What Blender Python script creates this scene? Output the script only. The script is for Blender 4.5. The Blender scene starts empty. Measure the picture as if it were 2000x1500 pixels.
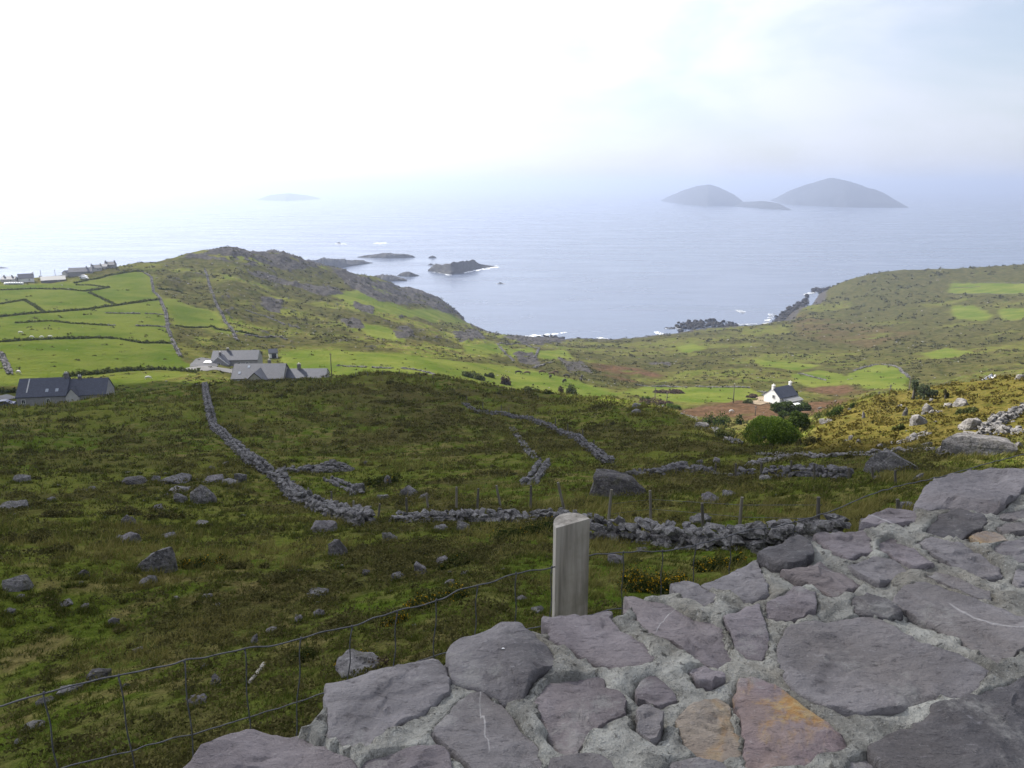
import bpy, bmesh, math
import numpy as np
from math import degrees, radians, sin, cos, tan, atan, atan2, pi, sqrt
C = bpy.context.scene.collection
RS = np.random.RandomState(7)
# ------------------------------------------------------------------ camera
H = 150.0; F = 1500.0; PITCH = atan(385/1500.0)
CP, SP = cos(PITCH), sin(PITCH)
cd = bpy.data.cameras.new("camera"); cam = bpy.data.objects.new("camera", cd); C.objects.link(cam)
cd.sensor_width = 36; cd.lens = 27.0; cd.clip_start = 0.05; cd.clip_end = 200000
cam.location = (0, 0, H); cam.rotation_euler = (pi/2-PITCH, 0, 0)
S = bpy.context.scene; S.camera = cam
def ray(px, py):
    u = (px-1000)/F; v = (py-750)/F
    return np.array([u, CP-v*SP, -SP-v*CP])
CAM = np.array([0, 0, H])
def at_dist(px, py, d):
    r = ray(px, py); return CAM+r*(d/math.hypot(r[0], r[1]))
def at_z(px, py, z):
    r = ray(px, py); return CAM+r*((z-H)/r[2])
# ------------------------------------------------------------------ noise
def _h(ix, iy, s):
    n = (ix.astype(np.int64)*374761393+iy.astype(np.int64)*668265263+s*974634541) & 0x7fffffff
    n = ((n ^ (n >> 13))*1274126177) & 0x7fffffff
    n = ((n ^ (n >> 16))*1103515245+12345) & 0x7fffffff
    return (n & 0xffff)/65535.0
def vnoise(x, y, s=0):
    x = np.asarray(x, float); y = np.asarray(y, float)
    ix = np.floor(x); iy = np.floor(y); fx = x-ix; fy = y-iy
    fx = fx*fx*fx*(fx*(fx*6-15)+10); fy = fy*fy*fy*(fy*(fy*6-15)+10)
    ix = ix.astype(np.int64); iy = iy.astype(np.int64)
    a = _h(ix, iy, s); b = _h(ix+1, iy, s); c = _h(ix, iy+1, s); d = _h(ix+1, iy+1, s)
    return (a+(b-a)*fx+(c-a)*fy+(a-b-c+d)*fx*fy)*2-1
def fbm(x, y, o=4, s=0, g=0.5):
    t = 0; a = 1.0; f = 1.0; n = 0
    for i in range(o):
        ca, sa = cos(0.6*i+.3), sin(0.6*i+.3)
        t = t+a*vnoise((x*ca-y*sa)*f+i*17.3, (x*sa+y*ca)*f-i*9.1, s+i); n += a; a *= g; f *= 2.03
    return t/n*1.4
def n3(P, s):   # cheap 3-d noise on points
    return (vnoise(P[:,0]+P[:,2]*.71, P[:,1]-P[:,2]*.53, s)+vnoise(P[:,1]+P[:,0]*.37+31, P[:,2]+P[:,0]*.61, s+5)+vnoise(P[:,2]-P[:,1]*.47, P[:,0]+P[:,1]*.29+7, s+9))*.6
def sstep(a, b, x):
    t = np.clip((x-a)/(b-a), 0, 1); return t*t*(3-2*t)
# ------------------------------------------------------------------ mesh helpers
def mesh_np(name, V, Fa, mat=None, smooth=True, attrs=None):
    V = np.asarray(V, np.float32); Fl = Fa if isinstance(Fa, list) else [Fa]
    Fl = [np.asarray(f, np.int32) for f in Fl if len(f)]
    me = bpy.data.meshes.new(name)
    me.vertices.add(len(V)); me.vertices.foreach_set("co", V.ravel())
    tot = np.concatenate([np.full(len(f), f.shape[1], np.int32) for f in Fl])
    idx = np.concatenate([f.ravel() for f in Fl])
    me.loops.add(len(idx)); me.loops.foreach_set("vertex_index", idx)
    me.polygons.add(len(tot)); st = np.zeros(len(tot), np.int32); st[1:] = np.cumsum(tot)[:-1]
    me.polygons.foreach_set("loop_start", st); me.polygons.foreach_set("loop_total", tot)
    me.polygons.foreach_set("use_smooth", np.full(len(tot), smooth))
    me.update(calc_edges=True); me.validate()
    for k, a in (attrs or {}).items():
        at = me.color_attributes.new(k, 'FLOAT_COLOR', 'POINT')
        at.data.foreach_set("color", np.asarray(a, np.float32).ravel())
    if mat: me.materials.append(mat)
    return me
def link(name, me, parent=None, loc=None):
    o = bpy.data.objects.new(name, me); C.objects.link(o)
    if parent is not None: o.parent = parent
    if loc is not None: o.location = loc
    return o
def tag(o, label=None, cat=None, group=None, kind=None):
    for k, v in (('label', label), ('category', cat), ('group', group), ('kind', kind)):
        if v: o[k] = v
    return o
def empty(name, loc=(0,0,0), rz=0):
    o = bpy.data.objects.new(name, None); C.objects.link(o); o.location = loc; o.rotation_euler = (0,0,rz); return o
class MB:
    """collects vertices and faces of one mesh"""
    def __init__(s): s.v = []; s.q = []; s.n = 0; s.t = []; s.c = []
    def add(s, V, Fq=None, Ft=None, col=None):
        V = np.asarray(V, float); s.v.append(V)
        if Fq is not None and len(Fq): s.q.append(np.asarray(Fq)+s.n)
        if Ft is not None and len(Ft): s.t.append(np.asarray(Ft)+s.n)
        if col is not None:
            col = np.asarray(col, float)
            s.c.append(np.tile(col, (len(V),1)) if col.ndim == 1 else col)
        s.n += len(V)
    def build(s, name, mat, parent=None, smooth=False, loc=None):
        V = np.concatenate(s.v); Fs = []
        if s.q: Fs.append(np.concatenate(s.q))
        if s.t: Fs.append(np.concatenate(s.t))
        at = None
        if s.c:
            c = np.concatenate(s.c); at = {'col': np.concatenate([c, np.ones((len(c),1))], 1) if c.shape[1] == 3 else c}
        return link(name, mesh_np(name, V, Fs, mat, smooth, at), parent, loc)
    def box(s, c, size, rz=0, col=None, M=None):
        x, y, z = np.array(size)/2.0
        V = np.array([[-x,-y,-z],[x,-y,-z],[x,y,-z],[-x,y,-z],[-x,-y,z],[x,-y,z],[x,y,z],[-x,y,z]])
        if M is not None: V = V@np.asarray(M).T
        V = V@np.array([[cos(rz),-sin(rz),0],[sin(rz),cos(rz),0],[0,0,1]]).T+np.array(c)
        s.add(V, [[3,2,1,0],[4,5,6,7],[0,1,5,4],[1,2,6,5],[2,3,7,6],[3,0,4,7]], col=col)
    def prism(s, poly, z0, z1):
        """poly: xy list (ccw), flat top and bottom"""
        n = len(poly); P = np.array(poly, float)
        V = np.concatenate([np.c_[P, np.full(n, z0)], np.c_[P, np.full(n, z1)]])
        s.add(V, [[i,(i+1)%n,(i+1)%n+n,i+n] for i in range(n)], None)
        s.add(np.concatenate([V, [[*P.mean(0), z0],[*P.mean(0), z1]]]), None, [[(i+1)%n,i,2*n] for i in range(n)]+[[i+n,(i+1)%n+n,2*n+1] for i in range(n)])
    def tube(s, pts, r, seg=6, caps=True):
        P = np.array(pts, float); n = len(P); r = np.broadcast_to(np.asarray(r, float), (n,))
        T = np.gradient(P, axis=0); T /= np.linalg.norm(T, axis=1)[:,None]+1e-12
        up = np.array([0,0,1.0]) if abs(T[0][2]) < .9 else np.array([1.0,0,0])
        V = []
        for i in range(n):
            a = np.cross(T[i], up); a /= np.linalg.norm(a)+1e-12; b = np.cross(T[i], a)
            for k in range(seg):
                t = 2*pi*k/seg; V.append(P[i]+r[i]*(cos(t)*a+sin(t)*b))
        Q = [[i*seg+k, i*seg+(k+1)%seg, (i+1)*seg+(k+1)%seg, (i+1)*seg+k] for i in range(n-1) for k in range(seg)]
        Tr = []
        if caps:
            V += [P[0], P[-1]]; m = n*seg
            Tr = [[(k+1)%seg, k, m] for k in range(seg)]+[[(n-1)*seg+k, (n-1)*seg+(k+1)%seg, m+1] for k in range(seg)]
        s.add(V, Q, Tr)
_ico = {}
def ico(sub):
    if sub not in _ico:
        bm = bmesh.new(); bmesh.ops.create_icosphere(bm, subdivisions=sub, radius=1)
        bm.verts.ensure_lookup_table()
        _ico[sub] = (np.array([v.co[:] for v in bm.verts]), np.array([[v.index for v in f.verts] for f in bm.faces])); bm.free()
    return _ico[sub]
def rock(seed, sub=2, planes=12, size=(1,1,1), rough=.06, k=14, tilt=0.0):
    """faceted stone: a softened convex cut of a sphere, bottom at about z = -size_z"""
    r = np.random.RandomState(seed); n, f = ico(sub)
    p = r.normal(size=(planes,3)); p /= np.linalg.norm(p, axis=1)[:,None]
    p = np.concatenate([p, [[0,0,1],[0,0,-1]]]); p[-2] += r.normal(size=3)*.25; p[-2] /= np.linalg.norm(p[-2])
    dd = np.concatenate([r.uniform(.52, .95, planes), [r.uniform(.55,.85), .7]])
    dot = n@p.T; q = np.where(dot > .05, dd/np.maximum(dot, .05), 9)
    rad = -np.log(np.exp(-k*q).sum(1)+1e-9)/k
    V = n*rad[:,None]
    if rough: V = V*(1+rough*n3(n*2.3+seed*1.7, seed)[:,None]+rough*.5*n3(n*6.1+seed*.7, seed+3)[:,None])
    V = V*np.array(size)
    a = r.uniform(0, 2*pi); R = np.array([[cos(a),-sin(a),0],[sin(a),cos(a),0],[0,0,1]])
    if tilt:
        t = r.normal()*tilt; R = R@np.array([[1,0,0],[0,cos(t),-sin(t)],[0,sin(t),cos(t)]])
    return V@R.T, f
# ------------------------------------------------------------------ node helper
class NT:
    def __init__(s, name):
        s.m = bpy.data.materials.new(name); s.m.use_nodes = True; s.t = s.m.node_tree; s.t.nodes.clear()
        s.out = s.n('ShaderNodeOutputMaterial'); s.b = s.n('ShaderNodeBsdfPrincipled')
        s.t.links.new(s.b.outputs[0], s.out.inputs['Surface'])
    def n(s, ty, **kw):
        nd = s.t.nodes.new(ty)
        for k, v in kw.items(): setattr(nd, k, v)
        return nd
    def put(s, sock, v):
        if isinstance(v, bpy.types.NodeSocket): s.t.links.new(v, sock)
        elif isinstance(v, (tuple, list)): sock.default_value = (*v, 1) if len(v) == 3 and len(sock.default_value) == 4 else v
        else: sock.default_value = v
    def pos(s): return s.n('ShaderNodeNewGeometry').outputs['Position']
    def objco(s): return s.n('ShaderNodeTexCoord').outputs['Object']
    def noise(s, vec, scale, detail=4, rough=.55, dist=0, stretch=None):
        if stretch:
            m = s.n('ShaderNodeMapping'); s.put(m.inputs['Vector'], vec); m.inputs['Scale'].default_value = stretch; vec = m.outputs[0]
        nd = s.n('ShaderNodeTexNoise'); s.put(nd.inputs['Vector'], vec)
        nd.inputs['Scale'].default_value = scale; nd.inputs['Detail'].default_value = detail
        nd.inputs['Roughness'].default_value = rough; nd.inputs['Distortion'].default_value = dist
        return nd.outputs['Fac']
    def ramp(s, v, a, b, lo=0.0, hi=1.0):
        nd = s.n('ShaderNodeMapRange', interpolation_type='SMOOTHSTEP'); s.put(nd.inputs['Value'], v)
        for k, x in zip(('From Min','From Max','To Min','To Max'), (a, b, lo, hi)): nd.inputs[k].default_value = x
        return nd.outputs[0]
    def math(s, op, a, b=0.0, c=None):
        nd = s.n('ShaderNodeMath', operation=op); s.put(nd.inputs[0], a); s.put(nd.inputs[1], b)
        if c is not None: s.put(nd.inputs[2], c)
        return nd.outputs[0]
    def mix(s, f, a, b, mode='MIX'):
        nd = s.n('ShaderNodeMix', data_type='RGBA', blend_type=mode)
        s.put(nd.inputs[0], f); s.put(nd.inputs[6], a); s.put(nd.inputs[7], b); return nd.outputs[2]
    def attr(s, name):
        a = s.n('ShaderNodeAttribute', attribute_name=name); return a
    def bump(s, h, strength=.5, dist=.1, prev=None):
        nd = s.n('ShaderNodeBump'); nd.inputs['Strength'].default_value = strength; nd.inputs['Distance'].default_value = dist
        s.put(nd.inputs['Height'], h)
        if prev is not None: s.put(nd.inputs['Normal'], prev)
        return nd.outputs[0]
    def fin(s, color, rough=.85, normal=None, spec=.3, metal=0):
        s.put(s.b.inputs['Base Color'], color); s.put(s.b.inputs['Roughness'], rough)
        s.b.inputs['Specular IOR Level'].default_value = spec; s.put(s.b.inputs['Metallic'], metal)
        if normal is not None: s.put(s.b.inputs['Normal'], normal)
        return s.m
# ------------------------------------------------------------------ terrain: columns of (distance, image row) or (distance, None, drop)
NEARL = [(0.3,None,1.75),(1.2,None,2.0),(2.2,None,2.7),(5,None,4.25),(9,None,6.2),(15,None,8.8),(22,1100),(40,1000)]
NEARM = [(0.3,None,1.75),(1.2,None,2.0),(2.2,None,2.5),(5,None,3.9),(8.5,None,5.6),(13,None,7.4),(19,1075),(30,1003)]
NEARR = [(0.3,None,1.75),(1.2,None,2.0),(2.2,None,2.4),(5,None,3.6),(8,None,5.1),(12,None,6.8),(16,1095)]
SEA = lambda d: [(d,None,152.5),(2000,None,153)]
COLS = [
 (-260, NEARL+[(60,930),(85,870),(110,822),(135,800),(160,800),(180,770),(225,705),(300,648),(400,600),(480,570),(540,562),(600,None,80),(760,None,120)]+SEA(900)),
 (0, NEARL+[(60,925),(85,865),(110,812),(135,799),(158,803),(180,766),(225,700),(300,640),(400,588),(480,556),(520,547),(600,None,82),(740,None,125)]+SEA(860)),
 (100, NEARL+[(60,922),(85,862),(110,808),(138,794),(160,800),(182,760),(225,703),(300,640),(400,586),(480,556),(520,545),(600,None,82),(740,None,125)]+SEA(860)),
 (200, NEARL+[(60,918),(85,858),(110,803),(138,779),(163,786),(185,755),(205,730),(300,640),(400,584),(480,548),(530,527),(600,None,75),(740,None,120)]+SEA(860)),
 (300, NEARL+[(60,915),(85,852),(110,795),(142,764),(165,768),(185,748),(215,723),(300,642),(400,584),(500,532),(560,512),(640,None,72),(780,None,120)]+SEA(900)),
 (400, NEARL+[(60,912),(85,848),(110,788),(145,753),(168,760),(200,734),(225,712),(280,672),(360,622),(450,570),(540,524),(620,492),(700,None,75),(840,None,125)]+SEA(960)),
 (450, NEARL+[(60,912),(85,846),(110,786),(146,750),(170,762),(200,748),(235,712),(285,672),(360,625),(450,572),(540,523),(635,485),(720,None,72),(860,None,125)]+SEA(980)),
 (550, NEARL+[(60,910),(85,846),(110,784),(148,747),(172,760),(200,756),(235,726),(280,688),(330,660),(410,620),(500,575),(590,530),(670,491),(740,None,84),(860,None,125)]+SEA(980)),
 (650, NEARL+[(60,908),(85,846),(110,785),(150,743),(180,756),(210,748),(235,725),(282,688),(330,664),(410,632),(500,592),(600,556),(720,520),(790,None,110)]+SEA(900)),
 (720, NEARL+[(60,905),(85,842),(110,780),(150,729),(180,742),(215,737),(240,722),(285,690),(330,670),(420,634),(520,596),(640,564),(790,537),(860,None,122)]+SEA(960)),
 (800, NEARM+[(42,950),(60,895),(85,835),(110,782),(148,731),(180,742),(215,738),(240,722),(285,696),(340,674),(440,642),(580,606),(720,582),(850,564),(900,None,128)]+SEA(990)),
 (850, NEARM+[(42,948),(60,893),(85,836),(110,788),(146,737),(180,748),(215,742),(240,727),(290,700),(345,680),(450,652),(600,620),(750,594),(880,579),(925,None,130)]+SEA(990)),
 (885, NEARM+[(42,946),(60,893),(85,838),(110,790),(144,743),(180,755),(220,744),(245,732),(295,703),(360,684),(470,660),(620,632),(760,614),(880,603),(920,None,140)]+SEA(945)),
 (920, NEARM+[(42,945),(60,893),(85,840),(110,795),(142,750),(180,762),(225,748),(250,736),(300,708),(370,686),(470,665),(600,648),(720,641),(800,637)]+SEA(850)),
 (1000, NEARM+[(42,942),(60,890),(85,842),(105,805),(138,765),(190,780),(240,757),(300,733),(360,708),(450,686),(560,670),(680,661),(745,658)]+SEA(775)),
 (1100, NEARM+[(42,940),(60,888),(80,848),(100,812),(126,776),(185,792),(245,766),(320,732),(420,702),(520,685),(640,673),(740,667)]+SEA(765)),
 (1200, NEARM+[(42,940),(56,895),(75,855),(95,812),(120,778),(185,797),(255,769),(340,740),(440,711),(560,688),(680,671),(750,665)]+SEA(770)),
 (1290, NEARR+[(22,1038),(30,975),(40,930),(52,898),(70,858),(86,820),(104,790),(140,815),(190,805),(245,784),(300,766),(350,746),(430,722),(540,695),(660,671),(775,656)]+SEA(795)),
 (1360, NEARR+[(21,1045),(28,995),(38,946),(50,910),(66,870),(80,838),(92,819),(125,848),(160,840),(200,812),(245,787),(300,763),(360,738),(450,712),(560,685),(690,662),(820,646)]+SEA(835)),
 (1420, NEARR+[(20,1055),(27,1002),(38,946),(50,908),(64,878),(76,855),(84,846),(115,868),(150,848),(200,810),(245,787),(300,762),(360,737),(450,711),(560,686),(690,662),(838,640)]+SEA(850)),
 (1500, NEARR+[(19,1060),(26,1005),(37,946),(49,908),(60,890),(72,878),(95,872),(130,846),(165,825),(205,803),(245,787),(300,762),(380,730),(500,698),(650,666),(800,641),(868,631)]+SEA(880)),
 (1560, NEARR+[(18,1065),(26,1003),(36,946),(48,906),(58,884),(72,868),(90,853),(115,843),(150,828),(190,806),(240,787),(300,761),(380,731),(500,700),(660,664),(840,628),(1010,598)]+SEA(1030)),
 (1610, NEARR+[(18,1062),(25,1003),(36,940),(46,903),(58,872),(74,846),(92,825),(115,808),(150,816),(190,803),(240,785),(300,762),(390,731),(510,698),(680,660),(860,622),(1060,580),(1170,560)]+SEA(1190)),
 (1660, NEARR+[(18,1058),(25,1000),(35,938),(45,898),(57,862),(74,830),(92,808),(116,790),(150,806),(190,797),(240,783),(310,757),(400,728),(530,692),(700,655),(880,615),(1050,570),(1160,540),(1200,None,136)]+SEA(1260)),
 (1720, NEARR+[(18,1052),(25,990),(34,932),(44,888),(56,850),(72,818),(92,794),(118,775),(160,795),(200,788),(250,772),(320,748),(410,722),(540,686),(700,650),(880,610),(1050,563),(1165,529),(1220,None,132)]+SEA(1300)),
 (1850, NEARR+[(18,1040),(24,985),(32,928),(42,882),(55,842),(72,806),(95,778),(120,757),(160,782),(200,778),(260,760),(340,735),(440,706),(570,672),(730,634),(900,592),(1060,553),(1175,524),(1240,None,128)]+SEA(1340)),
 (2000, NEARR+[(17,1040),(23,980),(31,922),(40,880),(52,838),(70,798),(92,765),(116,738),(155,768),(200,768),(260,752),(350,722),(460,692),(590,656),(750,616),(920,574),(1080,537),(1180,515),(1250,None,126)]+SEA(1360)),
 (2300, NEARR+[(17,1030),(23,970),(31,912),(40,868),(52,826),(70,782),(92,745),(116,715),(155,745),(200,750),(260,735),(350,708),(460,675),(590,640),(750,600),(920,558),(1080,520),(1180,497),(1250,None,124)]+SEA(1400)),
]
def pchip_slopes(x, y):
    h = np.diff(x, axis=0); dl = np.diff(y, axis=0)/h; m = np.zeros_like(y)
    w1 = 2*h[1:]+h[:-1]; w2 = h[1:]+2*h[:-1]
    with np.errstate(divide='ignore', invalid='ignore'):
        mm = (w1+w2)/(w1/dl[:-1]+w2/dl[1:])
    m[1:-1] = np.where(dl[:-1]*dl[1:] > 0, mm, 0); m[0] = dl[0]; m[-1] = dl[-1]
    return m
def pchip_eval(x, y, m, xq):
    i = np.clip(np.searchsorted(x, xq)-1, 0, len(x)-2)
    h = (x[i+1]-x[i]); t = np.clip((xq-x[i])/h, 0, 1)
    if y.ndim > 1: h = h[:,None]; t = t[:,None]
    return (2*t**3-3*t**2+1)*y[i]+(t**3-2*t**2+t)*h*m[i]+(-2*t**3+3*t**2)*y[i+1]+(t**3-t**2)*h*m[i+1]
NR, NA = 1250, 860
LD = np.linspace(math.log(.3), math.log(2000), 400)
LDn = np.concatenate([np.linspace(math.log(.3), math.log(3), 60)[:-1], np.linspace(math.log(3), math.log(1500), NR-60), [math.log(2000)]])
NR = len(LDn)
th_c = []; T_c = []
for px, kn in COLS:
    u = (px-1000)/F; v = (690-750)/F; th = atan(u/(CP-v*SP)); th_c.append(th)
    ds, ts = [], []
    for k in kn:
        if k[1] is None: t = k[2]/k[0]
        else:
            v = (k[1]-750)/F; t = (SP+v*CP)/(CP-v*SP)*cos(th)
        ds.append(math.log(k[0])); ts.append(t)
    ds = np.array(ds); ts = np.array(ts)
    assert (np.diff(ds) > 0).all(), (px, np.exp(ds))
    T_c.append(pchip_eval(ds, ts, pchip_slopes(ds[:,None], ts[:,None])[:,0], LDn))
th_c = np.array(th_c); T_c = np.array(T_c)
TH = np.concatenate([np.linspace(radians(-62), radians(-40), 30)[:-1], np.linspace(radians(-40), radians(40), NA-60), np.linspace(radians(40), radians(75), 31)[1:]])
NA = len(TH)
mth = pchip_slopes(np.broadcast_to(th_c[:,None], T_c.shape).copy(), T_c)
Tg = pchip_eval(th_c, T_c, mth, np.clip(TH, th_c[0], th_c[-1]))      # NA x NR
def smooth_th(M, sig):
    n = int(3*sig)+1; k = np.exp(-.5*(np.arange(-n, n+1)/sig)**2); k /= k.sum()
    P = np.concatenate([np.repeat(M[:1], n, 0), M, np.repeat(M[-1:], n, 0)], 0)
    return sum(k[i]*P[i:i+len(M)] for i in range(2*n+1))
_d = np.exp(LDn); _w = sstep(70, 22, _d); _w2 = sstep(190, 70, _d)
Tg = (1-_w2)*(.35*Tg+.65*smooth_th(Tg, 7))+_w2*((1-_w)*smooth_th(Tg, 22)+_w*smooth_th(Tg, 70))
D = np.exp(LDn); GX = np.sin(TH)[:,None]*D; GY = np.cos(TH)[:,None]*D
Zb = H-Tg*D
def project(X, Y, Z):
    f = Y*CP-(Z-H)*SP; up = Y*SP+(Z-H)*CP
    return 1000+F*X/f, 750-F*up/f
def inpoly(px, py, poly, soft=0):
    ins = np.zeros(px.shape, bool); n = len(poly)
    for i in range(n):
        x1, y1 = poly[i]; x2, y2 = poly[(i+1)%n]
        if y1 == y2: continue
        c = ((y1 > py) != (y2 > py)) & (px < (x2-x1)*(py-y1)/(y2-y1)+x1); ins ^= c
    return ins
PX, PY = project(GX, GY, Zb)
DD = np.broadcast_to(D, GX.shape)
def blurmask(m, n):
    m = m.astype(float)
    for _ in range(n):
        m = (m+np.roll(m,1,0)+np.roll(m,-1,0)+np.roll(m,1,1)+np.roll(m,-1,1))/5
    return m
def region(polys, dmin, dmax, blur=2):
    m = np.zeros(GX.shape, bool)
    wx = 2.5*vnoise(GX*.15, GY*.15, 3); wy = 1.2*vnoise(GX*.15, GY*.15, 4)
    for p in polys: m |= inpoly(PX+wx, PY+wy, p)
    m &= (DD > dmin) & (DD < dmax)
    return blurmask(m, blur)
FIELDS = [
 [(-320,575),(0,556),(147,553),(200,543),(250,531),(279,530),(296,545),(303,572),(318,600),(330,640),(340,672),(352,697),(384,722),(380,727),(300,724),(200,733),(120,742),(-320,790)],
 [(215,737),(300,727),(380,731),(330,742),(280,750),(215,757)],
 [(310,585),(345,583),(372,600),(420,612),(440,640),(400,640),(345,637),(330,610)],
 [(545,689),(600,684),(700,688),(800,694),(900,704),(1000,716),(1060,726),(1130,744),(1215,770),(1150,778),(1060,776),(1000,758),(900,746),(850,736),(750,739),(650,742),(566,722)],
 [(1205,768),(1260,755),(1370,757),(1464,760),(1484,770),(1470,780),(1420,790),(1340,786),(1290,780)],
 [(1545,732),(1600,722),(1660,735),(1640,752),(1590,755),(1555,745)],
 [(1668,725),(1720,712),(1755,720),(1775,738),(1768,768),(1700,758),(1640,745)],
 [(1470,703),(1540,706),(1600,716),(1560,722),(1490,716)],
 [(1860,552),(2060,556),(2060,574),(1930,574),(1855,572)],[(1860,600),(1900,596),(1940,618),(1920,626),(1865,622)],[(1950,605),(2060,598),(2060,620),(1960,624)],
 [(1320,678),(1352,670),(1380,680),(1340,690)],[(985,683),(1040,680),(1050,695),(1005,700)],[(1048,685),(1100,684),(1120,700),(1060,702)],[(905,675),(970,672),(985,690),(910,692)],
 [(690,628),(760,640),(790,668),(730,660)],[(640,575),(700,568),(760,590),(840,620),(800,620),(700,600)],[(1800,690),(1850,680),(1900,690),(1830,702)],
 [(690,560),(740,555),(780,575),(720,585)],[(800,605),(860,604),(915,632),(840,628)],
]
BRACKEN = [[(1320,800),(1400,788),(1490,788),(1560,790),(1620,780),(1700,775),(1640,800),(1600,815),(1500,820),(1400,815),(1340,812)],
 [(1560,760),(1640,750),(1700,770),(1620,775)],[(1150,712),(1240,715),(1300,735),(1240,745),(1180,735)],[(1540,610),(1800,650),(1700,680),(1560,660)]]
ROCKP = [[(340,508),(450,482),(560,489),(620,505),(640,522),(560,530),(480,518),(420,508)],[(480,528),(520,535),(565,550),(620,560),(660,562),(668,574),(632,580),(590,566),(530,548),(490,538)],
 [(640,520),(720,545),(800,562),(850,575),(890,612),(870,612),(820,596),(740,590),(680,560)],
 [(510,578),(550,590),(548,612),(510,600)],[(690,590),(730,600),(730,612),(690,603)],[(665,620),(700,622),(712,640),(680,642)],[(765,640),(800,640),(812,662),(775,664)],
 [(880,650),(930,645),(950,662),(900,670)],[(980,660),(1060,655),(1100,668),(1040,676)],[(1000,690),(1040,690),(1060,712),(1020,712)],[(1090,700),(1130,705),(1160,730),(1110,725)],[(1265,705),(1310,708),(1310,718),(1270,716)]]
GOLD = [[(1560,875),(1600,825),(1660,792),(1750,768),(1900,745),(2080,720),(2080,850),(1950,850),(1830,870),(1700,885),(1600,890)]]
fieldm = region(FIELDS, 165, 1400, 3); brack = region(BRACKEN, 130, 1400, 16); brack = brack*np.where(DD > 420, .45, 1)*sstep(-.5,.3,fbm(GX/18,GY/14,4,141)+.6*(DD<320)); rockm = region(ROCKP, 200, 1100, 5); gold = region(GOLD, 38, 170, 26)
# relief
gate = sstep(1.5, 4, DD)
N1 = fbm(GX/22, GY/22, 4, 11); N2 = fbm(GX/5, GY/5, 3, 23); N3 = fbm(GX/1.1, GY/1.1, 3, 37)
smoothf = 1-.85*fieldm
Z = Zb+gate*smoothf*(N1*np.clip(DD*.006, 0.02, 1.2)*(1-.6*sstep(100,125,DD)*sstep(230,190,DD))+N2*np.clip(DD*.004, .05, .45)+N3*.07*sstep(70, 20, DD))
def ridged(x, y, s):
    t = 0; a = 1.0
    for i in range(4):
        t = t+a*(1-np.abs(vnoise(x*2.1**i, y*2.1**i, s+i)))**2; a *= .5
    return t/1.9
Rg = ridged(GX/16, GY/16, 51)
hillm = region([[(300,515),(450,484),(560,490),(720,540),(890,610),(1000,660),(1000,700),(560,690),(400,690),(345,600),(310,540)]], 215, 1100, 8)*(1-fieldm)
outc = sstep(.62, .8, Rg+.15*N1)*hillm
rk = np.clip(np.maximum(rockm*sstep(.3,.62,Rg+.2), outc*.55), 0, 1)
Z = Z+rk*(Rg-.35)*np.clip(DD*.010, 0, 5.5)
Z = np.where(Z < 6, Z+0.6*fbm(GX/6, GY/6, 3, 71)*sstep(150,400,DD), Z)
coast = sstep(14, 5, Z)*sstep(300, 500, DD)
slope = np.hypot(np.gradient(Z, axis=1)/np.gradient(DD, axis=1), np.gradient(Z, axis=0)/(np.gradient(TH)[:,None]*DD))
Z = Z+1.8*sstep(-3,.5,Z)*sstep(9,3,Z)*sstep(400,600,DD)
Z = np.maximum(Z, -4)
band = region([ROCKP[1], ROCKP[3], ROCKP[5]], 215, 1000, 3)
rk = np.clip(rk+.8*band+coast*sstep(.1,.4,slope+.3*N2)+sstep(.75,1.1,slope)*(DD > 250), 0, 1)
# vegetation masks
hx = fbm(GX/9, GY/9, 4, 91); hx2 = fbm(GX/2.2, GY/2.2, 3, 97)
heath = sstep(-.05, .45, hx*.7+hx2*.5+.05)
slopezone = region([[(400,750),(650,738),(850,735),(1000,770),(1100,850),(1000,900),(700,870),(430,830)]], 60, 160, 30)
heath = heath*(1-.4*sstep(-.12,-.3,TH)[:,None]*sstep(40,60,DD))*(.35+.65*sstep(11,20,DD))
heath = np.clip(np.maximum(heath*(1-.0*fieldm), slopezone*.6*sstep(-.4,.2,hx+hx2)), 0, 1)*(1-fieldm)
brown = np.clip(brack+.95*hillm*sstep(-.35,.2,fbm(GX/40,GY/40,3,101))+sstep(170,230,DD)*(1-hillm)*(.45+.55*sstep(-.25,.3,fbm(GX/55,GY/35,3,131)+.5*sstep(.3,.42,TH)[:,None]*sstep(450,700,DD))), 0, 1)*(1-fieldm)
def hz(x, y):
    d = math.hypot(x, y); th = atan2(x, y)
    fi = np.interp(th, TH, np.arange(NA)); fj = np.interp(math.log(max(d,.31)), LDn, np.arange(NR))
    i = min(int(fi), NA-2); j = min(int(fj), NR-2); a = fi-i; b = fj-j
    return (Z[i,j]*(1-a)+Z[i+1,j]*a)*(1-b)+(Z[i,j+1]*(1-a)+Z[i+1,j+1]*a)*b
def hz_v(x, y):
    d = np.hypot(x, y); th = np.arctan2(x, y)
    fi = np.interp(th, TH, np.arange(NA)); fj = np.interp(np.log(np.maximum(d,.31)), LDn, np.arange(NR))
    i = np.minimum(fi.astype(int), NA-2); j = np.minimum(fj.astype(int), NR-2); a = fi-i; b = fj-j
    return (Z[i,j]*(1-a)+Z[i+1,j]*a)*(1-b)+(Z[i,j+1]*(1-a)+Z[i+1,j+1]*a)*b, i, j
DT = np.exp(np.linspace(math.log(1.5), math.log(1900), 4000))
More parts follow.
